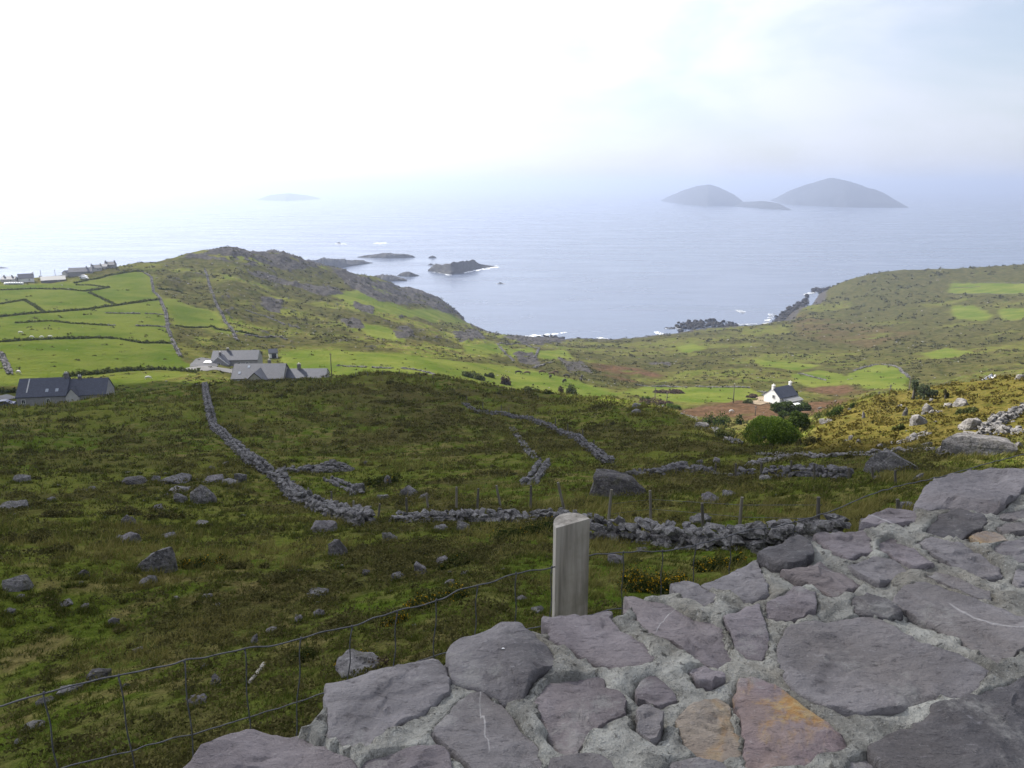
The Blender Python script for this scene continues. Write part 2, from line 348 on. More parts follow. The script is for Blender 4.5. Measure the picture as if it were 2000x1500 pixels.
def at(px, py, dmin=1.6, lift=0.0):
    """terrain point seen at a pixel of the photograph"""
    r = ray(px, py); k = math.hypot(r[0], r[1]); ts = DT[DT > dmin]/k
    P = CAM+ts[:,None]*r; zz, _, _ = hz_v(P[:,0], P[:,1]); below = np.nonzero(P[:,2] < np.maximum(zz, 0))[0]
    i = below[0] if len(below) else len(ts)-1
    if i > 0:
        a, b = ts[i-1], ts[i]
        for _ in range(20):
            m = (a+b)/2; q = CAM+m*r
            if q[2] < max(hz(q[0], q[1]), 0): b = m
            else: a = m
        q = CAM+b*r
    else: q = P[0]
    q[2] += lift; return q
# ------------------------------------------------------------------ terrain mesh
ii, jj = np.meshgrid(np.arange(NA-1), np.arange(NR-1), indexing='ij'); a = ii*NR+jj
TF = np.stack([a+NR, a+NR+1, a+1, a], -1).reshape(-1, 4)
TV = np.stack([GX, GY, Z], -1).reshape(-1, 3)
keep = (Z.reshape(-1)[TF].max(1) > -3.5); TF = TF[keep]
mask = np.stack([fieldm, np.clip(heath,0,1), rk, gold], -1).reshape(-1, 4)
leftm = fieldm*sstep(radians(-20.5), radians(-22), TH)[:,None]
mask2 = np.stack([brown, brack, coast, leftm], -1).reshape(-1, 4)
def terrain_mat():
    n = NT("hill_ground"); p = n.pos()
    m = n.attr('mask'); sep = n.n('ShaderNodeSeparateColor'); n.put(sep.inputs[0], m.outputs['Color']); fld, hea, roc = sep.outputs[0:3]; gol = m.outputs['Alpha']
    m2 = n.attr('mask_b'); sep2 = n.n('ShaderNodeSeparateColor'); n.put(sep2.inputs[0], m2.outputs['Color']); bro, bra, cst = sep2.outputs[0:3]
    a = n.noise(p, .09, 5); b = n.noise(p, .7, 5, .6); c = n.noise(p, 4.5, 5, .65); e = n.noise(p, 26, 4, .7)
    fine = n.math('ADD', n.math('MULTIPLY', c, .55), n.math('MULTIPLY', e, .45))
    grass = n.mix(n.ramp(fine, .34, .66), (.037,.061,.007), (.120,.150,.023))
    grass = n.mix(n.ramp(b, .44, .62, 0, .9), grass, n.mix(n.ramp(fine,.3,.7), (.11,.092,.032), (.245,.195,.080)))   # dry tufts
    grass = n.mix(n.ramp(a, .42, .62, 0, .5), grass, n.mix(n.ramp(fine,.3,.7), (.038,.067,.008), (.098,.140,.018)))
    grass = n.mix(n.ramp(n.noise(p, .030, 4, .55), .44, .62, 0, .75), grass, n.mix(n.ramp(fine,.3,.7), (.072,.084,.014), (.165,.170,.038)))  # broad sunny patches put into the grass colour, lighter and yellower
    heat = n.mix(n.ramp(fine, .36, .64), (.040,.038,.015), (.125,.100,.040))
    heat = n.mix(n.ramp(n.noise(p, .35, 3), .5, .66, 0, .7), heat, n.mix(n.ramp(fine,.35,.65), (.034,.038,.012), (.085,.088,.026)))
    col = n.mix(n.math('MULTIPLY', hea, .85), grass, heat)
    bcol = n.mix(n.ramp(n.noise(p, .22, 6, .7), .36, .64), (.025,.029,.009), (.070,.062,.026))
    col = n.mix(n.math('MULTIPLY', bro, .9), col, bcol)
    col = n.mix(n.math('MULTIPLY', bra, .85), col, n.mix(n.ramp(n.noise(p, .5, 5, .7), .35, .65), (.055,.032,.020), (.115,.066,.042)))
    gcol = n.mix(n.ramp(n.noise(p, 1.1, 5, .65), .36, .62), (.050,.049,.011), (.112,.087,.024))
    col = n.mix(n.math('MULTIPLY', gol, .85), col, gcol)
    fcol = n.mix(n.ramp(n.noise(p, .045, 5, .6), .36, .64), (.062,.090,.014), (.108,.124,.026))
    fcol = n.mix(n.ramp(n.noise(p, .55, 6, .7), .56, .70, 0, .6), fcol, (.040,.058,.010))
    fcol = n.mix(n.ramp(n.noise(p, .25, 4, .6, 0, (1,.3,1)), .5, .7, 0, .45), fcol, (.100,.105,.030))
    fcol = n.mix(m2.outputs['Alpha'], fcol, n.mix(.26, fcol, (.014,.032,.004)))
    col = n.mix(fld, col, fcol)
    rc = n.mix(n.ramp(n.noise(p, .45, 8, .7), .35, .62), (.032,.030,.028), (.080,.075,.070))
    rc = n.mix(n.math('MULTIPLY', cst, .6), rc, (.05,.046,.044))
    col = n.mix(n.ramp(n.math('ADD', roc, n.math('MULTIPLY', n.math('SUBTRACT', b, .5), .8)), .38, .62), col, rc)
    h = n.math('ADD', n.math('MULTIPLY', c, .6), n.math('MULTIPLY', e, .25))
    nb = n.bump(h, .9, .12); far = n.bump(n.noise(p, .30, 6, .65), .8, 1.6, nb)
    return n.fin(col, 1, far, .0)
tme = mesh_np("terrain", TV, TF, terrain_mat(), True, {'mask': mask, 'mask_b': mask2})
terrain = tag(link("terrain", tme), "green and brown coastal hillside falling to the sea", None, None, 'structure')
# ------------------------------------------------------------------ sea
def sea_mat():
    n = NT("sea_water"); p = n.pos()
    w1 = n.noise(p, .035, 5, .55, .3, (1, 1.6, 1)); w2 = n.noise(p, .35, 4, .6, .2, (1, 1.4, 1)); w3 = n.noise(p, .004, 4, .6, .4, (1,3,1))
    nb = n.bump(w1, .09, 3.0); nb = n.bump(w2, .12, .4, nb)
    col = n.mix(n.ramp(w3, .35, .65), (.070,.090,.135), (.090,.110,.152))
    n.b.inputs['IOR'].default_value = 1.33
    return n.fin(col, n.ramp(w3, .3, .7, .16, .30), nb, .5)
SL = 60000.0
xs = np.concatenate([-np.geomspace(SL, 300, 24), np.linspace(-250, 250, 5), np.geomspace(300, SL, 24)])
ys = np.concatenate([[-3000], np.linspace(0, 2400, 25), np.geomspace(2700, SL, 24)])
gx, gy = np.meshgrid(xs, ys, indexing='ij'); nx, ny = gx.shape
a = (np.arange(nx-1)[:,None]*ny+np.arange(ny-1)); Fq = np.stack([a, a+ny, a+ny+1, a+1], -1).reshape(-1,4)
sea = tag(link("sea", mesh_np("sea", np.stack([gx, gy, 0*gx], -1).reshape(-1,3), Fq, sea_mat())), "pale hazy sea", None, None, 'structure')
# ------------------------------------------------------------------ haze
def haze():
    m = bpy.data.materials.new("haze_air"); m.use_nodes = True; t = m.node_tree; t.nodes.clear()
    o = t.nodes.new('ShaderNodeOutputMaterial'); v = t.nodes.new('ShaderNodeVolumePrincipled')
    v.inputs['Color'].default_value = HAZE_COL; v.inputs['Density'].default_value = HAZE_D; v.inputs['Anisotropy'].default_value = HAZE_G
    t.links.new(v.outputs[0], o.inputs['Volume'])
    b = MB(); b.box((0, SL/2-4000, (290-6)/2), (2.2*SL, SL*1.16, 296)); h = b.build("haze", m)
    tag(h, "thin sea haze over the bay", None, None, 'stuff')
HAZE_COL = (.54,.63,.84,1); HAZE_D = .000172; HAZE_G = .45
haze()
# ------------------------------------------------------------------ light
SUN_AZ, SUN_EL = radians(-50), radians(42)
SUNV = np.array([sin(SUN_AZ)*cos(SUN_EL), cos(SUN_AZ)*cos(SUN_EL), sin(SUN_EL)])
ld = bpy.data.lights.new("sun", 'SUN'); lo = bpy.data.objects.new("sun", ld); C.objects.link(lo)
ld.energy = 5.0; ld.angle = radians(.5); ld.color = (1, .95, .87)
from mathutils import Vector
lo.rotation_euler = Vector(SUNV).to_track_quat('Z', 'Y').to_euler(); lo.location = (0, 0, 400)
# a drifting cloud high over the hill; its shade lies on the near slopes
def cloud():
    ground = [(-70,3),(-60,120),(-40,172),(-28,172),(-14,176),(-5,172),(3,146),(8,108),(13,74),(18,48),(24,33),(30,24),(38,16),(60,7),(120,30),(180,60),(-120,60)]
    P = []
    for a_, d_ in ground:
        x, y = d_*sin(radians(a_)), d_*cos(radians(a_)); z = H-.3*d_ if abs(a_) < 60 else H
        k = (620-z)/SUNV[2]; P.append((x+SUNV[0]*k, y+SUNV[1]*k))
    P = np.array(P); n = len(P); wt_ = np.array([1.0 if a_ < -20 else .8 if a_ < -8 else .6 if a_ < 2 else .32 if a_ < 31 else 1.0 for a_, d_ in ground])
    t = np.linspace(0, n, 160, endpoint=False); i = t.astype(int)%n; f = (t-t.astype(int))[:,None]
    O = P[i]*(1-f)+P[(i+1)%n]*f; O = O+4*np.c_[vnoise(O[:,0]*.05, O[:,1]*.05, 5), vnoise(O[:,0]*.05, O[:,1]*.05, 6)]
    wo_ = wt_[i]*(1-f[:,0])+wt_[(i+1)%n]*f[:,0]; c = O.mean(0); rings = [(1,0,0),(.97,-.5,.5),(.9,-.8,.85),(.75,-1,1),(.5,-1,1),(.25,-1,1)]
    V = []; m = len(O)
    for sc, lo_, hi_ in rings: V.append(np.c_[c+(O-c)*sc, np.full(m, 620.)+hi_*(wo_*sc**.5+1-sc**.5)*(38+12*vnoise(O[:,0]*.03*sc, O[:,1]*.03, 8))])
    for sc, lo_, hi_ in rings[1:]: V.append(np.c_[c+(O-c)*sc, np.full(m, 620.)+lo_*(wo_*sc**.5+1-sc**.5)*(16+4*vnoise(O[:,0]*.03*sc, O[:,1]*.03, 9))])
    V.append([[*c, 660],[*c, 604]]); q = []; r_ = np.arange(m); r2 = (r_+1)%m
    seq = [0,1,2,3,4,5]; 
    for a_, b_ in zip(seq[:-1], seq[1:]): q.append(np.stack([a_*m+r_, a_*m+r2, b_*m+r2, b_*m+r_], -1))
    seq = [0,6,7,8,9,10]
    for a_, b_ in zip(seq[:-1], seq[1:]): q.append(np.stack([a_*m+r2, a_*m+r_, b_*m+r_, b_*m+r2], -1))
    tr = np.concatenate([np.stack([5*m+r_, 5*m+r2, np.full(m, 11*m)], -1), np.stack([10*m+r2, 10*m+r_, np.full(m, 11*m+1)], -1)])
    b = MB(); b.add(np.concatenate(V), np.concatenate(q), tr)
    mt = bpy.data.materials.new("cloud_vapour"); mt.use_nodes = True; nt = mt.node_tree; nt.nodes.clear()
    o = nt.nodes.new('ShaderNodeOutputMaterial'); v = nt.nodes.new('ShaderNodeVolumePrincipled')
    v.inputs['Color'].default_value = (1,1,1,1); v.inputs['Density'].default_value = .024; v.inputs['Anisotropy'].default_value = .5
    nt.links.new(v.outputs[0], o.inputs['Volume'])
    tag(b.build("cloud", mt, None, True), "white cloud drifting high over the hill", "cloud", None, 'stuff')
cloud()
W = bpy.data.worlds.new("World"); S.world = W; W.use_nodes = True; wt = W.node_tree; wt.nodes.clear()
wo = wt.nodes.new('ShaderNodeOutputWorld'); bg = wt.nodes.new('ShaderNodeBackground'); sky = wt.nodes.new('ShaderNodeTexSky')
sky.sky_type = 'NISHITA'; sky.sun_disc = False; sky.sun_elevation = SUN_EL; sky.sun_rotation = SUN_AZ % (2*pi)
sky.altitude = 150; sky.air_density = 1.0; sky.dust_density = 1.6; sky.ozone_density = 1.0
bg.inputs['Strength'].default_value = .07
tc = wt.nodes.new('ShaderNodeTexCoord')
mp = wt.nodes.new('ShaderNodeMapping'); mp.inputs['Scale'].default_value = (1, 1, 3.2); wt.links.new(tc.outputs['Generated'], mp.inputs[0])
cn = wt.nodes.new('ShaderNodeTexNoise'); cn.inputs['Scale'].default_value = 2.3; cn.inputs['Detail'].default_value = 7; cn.inputs['Roughness'].default_value = .55; cn.inputs['Distortion'].default_value = .4
wt.links.new(mp.outputs[0], cn.inputs['Vector'])
mr = wt.nodes.new('ShaderNodeMapRange'); mr.interpolation_type = 'SMOOTHSTEP'
for k, x in zip(('From Min','From Max','To Min','To Max'), (.34, .62, .35, .80)): mr.inputs[k].default_value = x
wt.links.new(cn.outputs['Fac'], mr.inputs['Value'])
# thin cloud: the sky's own light veiled towards white, brighter the nearer the sun
dt = wt.nodes.new('ShaderNodeVectorMath'); dt.operation = 'DOT_PRODUCT'; wt.links.new(tc.outputs['Generated'], dt.inputs[0]); dt.inputs[1].default_value = SUNV
gl = wt.nodes.new('ShaderNodeMapRange'); gl.interpolation_type = 'SMOOTHSTEP'
for k, x in zip(('From Min','From Max','To Min','To Max'), (.12, .95, 6.0, 14.0)): gl.inputs[k].default_value = x
wt.links.new(dt.outputs['Value'], gl.inputs['Value'])
cc = wt.nodes.new('ShaderNodeCombineColor')
for k, f in enumerate((.94, .965, 1.085)):
    mm = wt.nodes.new('ShaderNodeMath'); mm.operation = 'MULTIPLY'; wt.links.new(gl.outputs[0], mm.inputs[0]); mm.inputs[1].default_value = f; wt.links.new(mm.outputs[0], cc.inputs[k])
mx = wt.nodes.new('ShaderNodeMix'); mx.data_type = 'RGBA'; wt.links.new(mr.outputs[0], mx.inputs[0]); wt.links.new(sky.outputs[0], mx.inputs[6]); wt.links.new(cc.outputs[0], mx.inputs[7])
wt.links.new(mx.outputs[2], bg.inputs[0]); wt.links.new(bg.outputs[0], wo.inputs[0])
S.view_settings.view_transform = 'Standard'; S.view_settings.look = 'None'; S.view_settings.exposure = 1.13; S.view_settings.gamma = 1
S.cycles.use_denoising = True; S.cycles.max_bounces = 6; S.cycles.diffuse_bounces = 2; S.cycles.glossy_bounces = 2; S.cycles.transmission_bounces = 2; S.cycles.volume_bounces = 0; S.cycles.transparent_max_bounces = 6
S.cycles.sample_clamp_indirect = 6
# ------------------------------------------------------------------ parapet wall in front
WH = 0.75; WZ = H-WH
def wp(px, py, dz=0.0): return at_z(px, py, WZ+dz)[:2]
STONES = [
 ("purple",[(389,1482),(454,1450),(511,1437),(583,1431),(606,1450),(644,1473),(697,1488),(700,1530),(340,1530)]),
 ("slate",[(644,1348),(720,1323),(796,1296),(845,1285),(872,1302),(876,1363),(830,1397),(766,1435),(720,1465),(674,1465),(644,1443)]),
 ("slate",[(874,1275),(899,1260),(933,1253),(982,1228),(1009,1228),(1032,1241),(1083,1291),(1077,1313),(1043,1340),(1016,1378),(986,1378),(940,1355),(883,1336),(876,1302)]),
 ("slate",[(899,1378),(933,1361),(982,1384),(1024,1431),(1047,1465),(1060,1530),(940,1530),(902,1488),(845,1443),(851,1431)]),
 ("purple",[(704,1490),(766,1475),(826,1464),(868,1481),(890,1530),(706,1530)]),
 ("purple",[(1064,1207),(1104,1202),(1156,1198),(1198,1193),(1191,1209),(1205,1230),(1243,1254),(1277,1292),(1274,1309),(1222,1321),(1166,1304),(1107,1278),(1075,1254),(1066,1223)]),
 ("purple",[(1222,1164),(1243,1169),(1264,1174),(1305,1183),(1336,1205),(1388,1218),(1409,1230),(1428,1275),(1430,1299),(1406,1318),(1374,1304),(1347,1285),(1302,1257),(1267,1240),(1243,1202)]),
 ("slate",[(1312,1145),(1343,1139),(1362,1146),(1402,1168),(1388,1195),(1361,1188),(1333,1174)]),
 ("slate",[(1366,1144),(1478,1094),(1492,1133),(1499,1174),(1461,1184),(1416,1166),(1385,1156)]),
 ("purple",[(1416,1219),(1482,1186),(1494,1237),(1500,1275),(1485,1292),(1458,1289),(1434,1275)]),
 ("purple",[(1050,1365),(1073,1334),(1132,1327),(1180,1322),(1189,1356),(1212,1368),(1222,1410),(1187,1417),(1153,1441),(1135,1465),(1128,1486),(1107,1479),(1066,1438),(1052,1396)]),
 ("purple",[(1239,1358),(1257,1334),(1277,1327),(1305,1348),(1322,1372),(1305,1386),(1270,1382),(1243,1372)]),
 ("slate",[(1236,1410),(1257,1401),(1295,1410),(1298,1427),(1288,1462),(1267,1462),(1239,1434)]),
 ("tan",[(1322,1413),(1350,1393),(1399,1379),(1423,1388),(1428,1417),(1444,1448),(1442,1483),(1416,1493),(1378,1486),(1347,1465),(1329,1441)]),
 ("purple",[(1340,1318),(1374,1316),(1402,1330),(1420,1341),(1392,1358),(1357,1351)]),
 ("orange",[(1432,1368),(1446,1348),(1484,1342),(1528,1364),(1580,1396),(1648,1452),(1656,1472),(1608,1488),(1560,1512),(1458,1512),(1450,1432),(1434,1396)]),
 ("slate",[(1520,1280),(1548,1232),(1624,1220),(1696,1212),(1744,1228),(1784,1256),(1860,1288),(1900,1308),(1930,1322),(1904,1360),(1840,1376),(1760,1392),(1672,1404),(1592,1376),(1552,1344),(1524,1312)]),
 ("slate",[(1744,1188),(1764,1156),(1804,1150),(1852,1166),(1920,1196),(1980,1216),(2000,1228),(2020,1276),(1988,1284),(1972,1300),(1948,1312),(1932,1308),(1900,1284),(1860,1256),(1792,1216)]),
 ("dark",[(1708,1476),(1760,1448),(1840,1396),(1920,1368),(1972,1348),(2000,1334),(2070,1330),(2130,1420),(2090,1560),(1760,1560),(1720,1500)]),
 ("purple",[(1496,1216),(1500,1192),(1528,1176),(1560,1156),(1594,1168),(1592,1206),(1556,1220),(1512,1217)]),
 ("purple",[(1528,1128),(1572,1122),(1604,1110),(1636,1120),(1686,1140),(1656,1156),(1632,1172),(1608,1162),(1572,1148),(1544,1136)]),
 ("slate",[(1662,1112),(1704,1097),(1744,1102),(1776,1120),(1752,1132),(1720,1147),(1690,1136)]),
 ("dark",[(1480,1098),(1520,1076),(1560,1052),(1582,1066),(1586,1096),(1570,1116),(1536,1122),(1500,1108)]),
 ("purple",[(1592,1052),(1640,1040),(1688,1036),(1702,1052),(1700,1084),(1672,1096),(1656,1102),(1624,1080)]),
 ("purple",[(1712,1068),(1740,1048),(1768,1066),(1788,1084),(1818,1114),(1784,1121),(1752,1102),(1718,1086)]),
 ("dark",[(1802,1048),(1836,1016),(1864,1003),(1920,1018),(1926,1032),(1892,1052),(1872,1064),(1832,1060)]),
 ("purple",[(1680,1028),(1716,1004),(1752,996),(1788,1002),(1796,1015),(1776,1030),(1748,1034),(1708,1034)]),
 ("pale",[(1790,996),(1796,976),(1824,944),(1852,936),(1920,932),(2000,934),(2012,958),(1968,986),(1946,1008),(1910,1010),(1856,998),(1812,1006)]),
 ("slate",[(1790,1070),(1812,1058),(1856,1070),(1904,1088),(1952,1114),(1956,1130),(1920,1134),(1880,1122),(1832,1098)]),
 ("slate",[(1808,1136),(1832,1132),(1880,1150),(1936,1168),(1936,1186),(1916,1182),(1860,1158)]),
 ("dark",[(1664,1180),(1692,1170),(1736,1186),(1756,1208),(1728,1216),(1672,1210)]),
 ("tan",[(1890,1054),(1916,1040),(1960,1052),(1966,1068),(1920,1078),(1894,1062)]),
 ("slate",[(1944,1040),(1968,1027),(2012,1027),(2016,1046),(1962,1049)]),
 ("slate",[(1952,1014),(1964,1000),(2012,1002),(2012,1018),(1964,1019)]),
 ("pale",[(1972,1070),(2000,1060),(2030,1064),(2030,1106),(1985,1108),(1936,1090),(1944,1078)]),
 ("slate",[(1978,1140),(1990,1120),(2030,1118),(2030,1150),(1990,1150)]),
 ("slate",[(2028,1216),(2050,1160),(2110,1150),(2160,1230),(2100,1280),(2034,1272)]),
 ("purple",[(2028,936),(2110,930),(2160,940),(2140,980),(2040,985),(2020,960)]),
 ("pale",[(1664,1492),(1700,1486),(1712,1506),(1716,1530),(1650,1530)]),
 ("slate",[(1070,1505),(1120,1496),(1180,1500),(1200,1540),(1066,1540)]),
 ("slate",[(1310,1490),(1350,1484),(1410,1502),(1440,1535),(1330,1545),(1300,1520)]),
]
EDGE = [(-300,1800),(60,1610),(250,1540),(350,1500),(420,1472),(510,1436),(590,1412),(640,1350),(720,1322),(796,1295),(846,1284),(872,1272),(933,1252),(982,1227),(1010,1227),(1040,1234),(1068,1205),(1198,1192),(1222,1163),(1300,1148),(1343,1138),(1368,1143),(1478,1093),(1560,1050),(1640,1038),(1690,1020),(1716,1002),(1790,988),(1824,943),(1852,935),(2000,932),(2120,925),(2300,870),(2600,760)]
edge = np.array([wp(*p) for p in EDGE])
WDIR = (edge[28]-edge[4]); WDIR = WDIR/np.linalg.norm(WDIR); WN = np.array([WDIR[1], -WDIR[0]])   # along the wall, and inwards (towards the camera)
if WN@(-edge[15]) < 0: WN = -WN
print("wall dir", degrees(atan2(WDIR[0], WDIR[1])) if 'degrees' in globals() else WDIR, "edge offset", edge@WN)
def mat_mortar():
    n = NT("lime_mortar"); p = n.objco()
    a = n.noise(p, 9, 6, .65); b = n.noise(p, 70, 5, .7); c = n.noise(p, 2.6, 4)
    col = n.mix(n.ramp(a, .32, .66), (.15,.148,.132), (.385,.385,.345)); col = n.mix(n.ramp(c, .5, .7, 0, .6), col, (.24,.215,.165))
    col = n.mix(n.ramp(b, .56, .68, 0, .8), col, (.055,.052,.046)); col = n.mix(n.ramp(n.noise(p, 210, 2), .62,.72,0,.6), col, (.42,.42,.40))
    nb = n.bump(a, .8, .03); nb = n.bump(b, 1, .018, nb)
    return n.fin(col, .95, nb, .12)
def mat_slab(name, c1, c2, c3, vein=0.0, rust=0.0):
    n = NT(name); p = n.objco(); r = n.n('ShaderNodeObjectInfo').outputs['Random']
    add = n.n('ShaderNodeVectorMath', operation='ADD'); n.put(add.inputs[0], p); cb = n.n('ShaderNodeCombineXYZ'); n.put(cb.inputs[0], n.math('MULTIPLY', r, 37.0)); n.put(cb.inputs[1], n.math('MULTIPLY', r, 91.0)); n.put(add.inputs[1], cb.outputs[0]); q = add.outputs[0]
    a = n.noise(q, 5, 6, .62, .4); b = n.noise(q, 34, 6, .7, .2, (1,2.2,1)); c = n.noise(q, 150, 4, .7); g = n.noise(q, 2.2, 3)
    col = n.mix(n.ramp(a, .3, .68), c1, c2); col = n.mix(n.ramp(g, .45, .68, 0, .75), col, c3)
    col = n.mix(n.ramp(b, .30, .46, .75, 0), col, (.050,.044,.046)); col = n.mix(n.ramp(b, .58, .74, 0, .45), col, (.31,.30,.31))
    col = n.mix(n.ramp(c, .60, .74, 0, .35), col, (.40,.39,.38)); col = n.mix(n.ramp(n.noise(q, 9, 6, .75), .54, .68, 0, .55), col, (.27,.265,.245))   # lichen bloom
    if rust:
        rr = n.ramp(n.noise(q, 6.5, 5, .7, .8), .46, .62, 0, rust); col = n.mix(rr, col, n.mix(n.ramp(b,.4,.6), (.30,.165,.050), (.34,.25,.115)))
    if vein:
        vk = n.math('ABSOLUTE', n.math('SUBTRACT', n.noise(q, 1.25, 1.5, .4, .2), .5)); vm = n.math('MULTIPLY', n.ramp(vk, .0004, .0012, vein, 0), n.ramp(n.noise(q, 4, 2), .48, .54)); col = n.mix(vm, col, (.33,.318,.308))
    st = n.noise(q, 11, 4, .5, 1.2, (.5,1.6,1)); steps = n.math('SNAP', st, .07)
    nb = n.bump(steps, .8, .06); nb = n.bump(a, .7, .04, nb); nb = n.bump(b, .8, .014, nb); nb = n.bump(c, .6, .004, nb)
    return n.fin(col, .78, nb, .25)
SM = {"slate": mat_slab("blue_slate", (.108,.101,.102), (.212,.200,.200), (.168,.152,.142), .8),
 "purple": mat_slab("purple_slate", (.116,.101,.105), (.212,.190,.195), (.176,.150,.138), .9),
 "dark": mat_slab("dark_slate", (.054,.052,.055), (.112,.107,.110), (.092,.083,.079)),
 "pale": mat_slab("pale_slate", (.150,.140,.143), (.245,.228,.228), (.195,.165,.148)),
 "tan": mat_slab("tan_slate", (.19,.155,.130), (.27,.235,.195), (.30,.23,.12), 0, .7),
 "orange": mat_slab("rusty_slate", (.15,.115,.120), (.23,.185,.180), (.30,.20,.085), 0, .95)}
parapet = tag(empty("parapet_wall", (edge[16][0], edge[16][1], WZ-.9)), "low mortared stone parapet topped with flat purple-grey slabs, filling the lower right", "wall")
P0 = np.array([edge[16][0], edge[16][1], WZ-.9])
MM = mat_mortar()
def resample(P, step, closed=True):
    P = np.array(P, float); Q = np.concatenate([P, P[:1]]) if closed else P
    L = np.r_[0, np.cumsum(np.linalg.norm(np.diff(Q, axis=0), axis=1))]; n = max(8, int(L[-1]/step))
    t = np.linspace(0, L[-1], n, endpoint=not closed)
    return np.stack([np.interp(t, L, Q[:,k]) for k in range(Q.shape[1])], -1)
# mortar bed: a fine height grid in wall coordinates, cut to the traced outer edge
su = edge@WDIR; sv = edge@WN
du = .011; ua = np.arange(su[0], su[-1], du) if su[-1]-su[0] < 14 else np.concatenate([np.arange(su[0], su[30], du), np.arange(su[30], su[-1], .08)])
nv = 110; WID = .95; t = np.linspace(0, 1, nv)
v0 = np.interp(ua, su, sv)
VEND = max((np.array([wp(*p) for p in P])@WN).max() for k_, P in STONES if k_ != 'dark')+.10
vv = v0[:,None]+(VEND-v0)[:,None]*t; uu = np.broadcast_to(ua[:,None], vv.shape)
zz = .011*fbm(uu*9, vv*9, 4, 201)+.010*fbm(uu*30, vv*30, 5, 207, .6)+.009-.05*sstep(.03, 0, vv-v0[:,None])
XY = uu[...,None]*WDIR+vv[...,None]*WN
sunk = np.zeros(vv.shape)
polys = []
for kind, P in STONES:
    polys.append(np.array([wp(*p) for p in P]))
for pl in polys:
    m = inpoly(XY[...,0], XY[...,1], pl); sunk[m] = 1
zz = zz-.03*blurmask(sunk, 2)*sunk
top = np.concatenate([XY, (zz+WZ)[...,None]], -1)
nu = len(ua); Vt = top.reshape(-1,3)-P0
a = (np.arange(nu-1)[:,None]*nv+np.arange(nv-1)); Fq = np.stack([a, a+1, a+nv+1, a+nv], -1).reshape(-1,4)
if np.cross(np.r_[WDIR,0], np.r_[WN,0])[2] > 0: Fq = Fq[:,::-1]
mb = MB(); mb.add(Vt, Fq)
# outer and inner faces of the wall, rough rubble down to the ground
for col, sgn in ((0, -1), (nv-1, 1)):
    e = top[:,col]; zs = np.linspace(0, 1, 14)
    g = []
    for k, s_ in enumerate(zs):
        off = sgn*(.02*s_+.03*fbm(ua*5, np.full(nu, s_*6), 3, 215+col)*(s_ > 0))
        g.append(np.c_[e[:,:2]+off[:,None]*WN, e[:,2]-s_*1.6])
    g = np.array(g); a = (np.arange(13)[:,None]*nu+np.arange(nu-1)); q = np.stack([a, a+1, a+nu+1, a+nu], -1).reshape(-1,4)
    mb.add(g.reshape(-1,3)-P0, q if sgn < 0 else q[:,::-1])
mb.build("mortar_bed", MM, parapet, True)
def slab(poly, kind, seed, lift, thick=.055):
    r = np.random.RandomState(seed); poly = poly.mean(0)+(poly-poly.mean(0))*1.045; O = resample(poly, .010); c = O.mean(0); m = len(O)
    d = O-c; L = np.linalg.norm(d, axis=1)[:,None]
    jag = .0045*fbm(O[:,0]*60+seed, O[:,1]*60, 3, seed)+.004*fbm(O[:,0]*20, O[:,1]*20, 2, seed+4); O = c+d*(1+jag[:,None]/L)
    tx, ty = r.normal(size=2)*.018
    size = L.mean()
    ef = min(.006/size, .08)
    rings = [(1.0,-thick),(1.004,-.35*thick),(1.0,-.005),(1-ef*.35,-.0008),(1-ef*.9,0)]+[(s_,0) for s_ in np.linspace(1-ef*3, .05, max(10, int(size/.010)))]
    V = []
    for k, (s_, z_) in enumerate(rings):
        p = c+(O-c)*s_; h = lift+z_
        w = 1 if z_ > -.02 else .3
        wx = p[:,0]+.05*fbm(p[:,0]*9, p[:,1]*9, 3, seed+21); wy = p[:,1]+.05*fbm(p[:,0]*9, p[:,1]*9, 3, seed+25)
        lay = fbm(wx*5+seed*.3, wy*8, 2, seed+11)*2.6; fr = lay-np.floor(lay); lay = np.floor(lay)+sstep(.42,.58,fr)
        edge_chip = -.004*sstep(.90, 1.0, s_)*sstep(.1,.5,fbm(p[:,0]*14, p[:,1]*14, 2, seed+31))
        hn = .0028*fbm(p[:,0]*11+seed, p[:,1]*11, 4, seed+7)+.0022*fbm(p[:,0]*45, p[:,1]*45, 3, seed+9)+lay*.0045+edge_chip
        V.append(np.c_[p, WZ+h+w*hn+(p-c)@np.array([tx,ty])])
    V = np.array(V); q = []; i = np.arange(m); j = (i+1)%m
    for k in range(len(rings)-1): q.append(np.stack([k*m+i, k*m+j, (k+1)*m+j, (k+1)*m+i], -1))
    ar = np.sum(O[:,0]*np.roll(O[:,1],-1)-np.roll(O[:,0],-1)*O[:,1])
    q = np.concatenate(q); cc_ = np.r_[c, V[-1][:,2].mean()]; tr = np.stack([(len(rings)-1)*m+i, (len(rings)-1)*m+j, np.full(m, len(rings)*m)], -1)
    if ar < 0: q = q[:,::-1]; tr = tr[:,::-1]
    b = MB(); b.add(np.concatenate([V.reshape(-1,3), [cc_]])-P0, q, tr)
    o = b.build("cap_stone", SM[kind], parapet, True); o.data.set_sharp_from_angle(angle=radians(40)); return o
SL_LAB = {15: "rust-orange stained slab", 16: "largest flat grey slab", 27: "broad pale grey slab at the far end", 25: "dark upright-edged slab", 18: "big dark slab in the corner", 28: "grey slab crossed by a white vein", 13: "tan stained slab"}
for i, ((kind, _), pl) in enumerate(zip(STONES, polys)):
    o = slab(pl, kind, 300+i, +.006+.008*((i*7)%5)/4+(.006 if kind in ('dark',) else 0)+(.006 if i in (16,17,27) else 0))
    if i in SL_LAB: o['label'] = SL_LAB[i]
us0, us1 = (np.concatenate(polys)@WDIR).min(), (np.concatenate(polys)@WDIR).max()
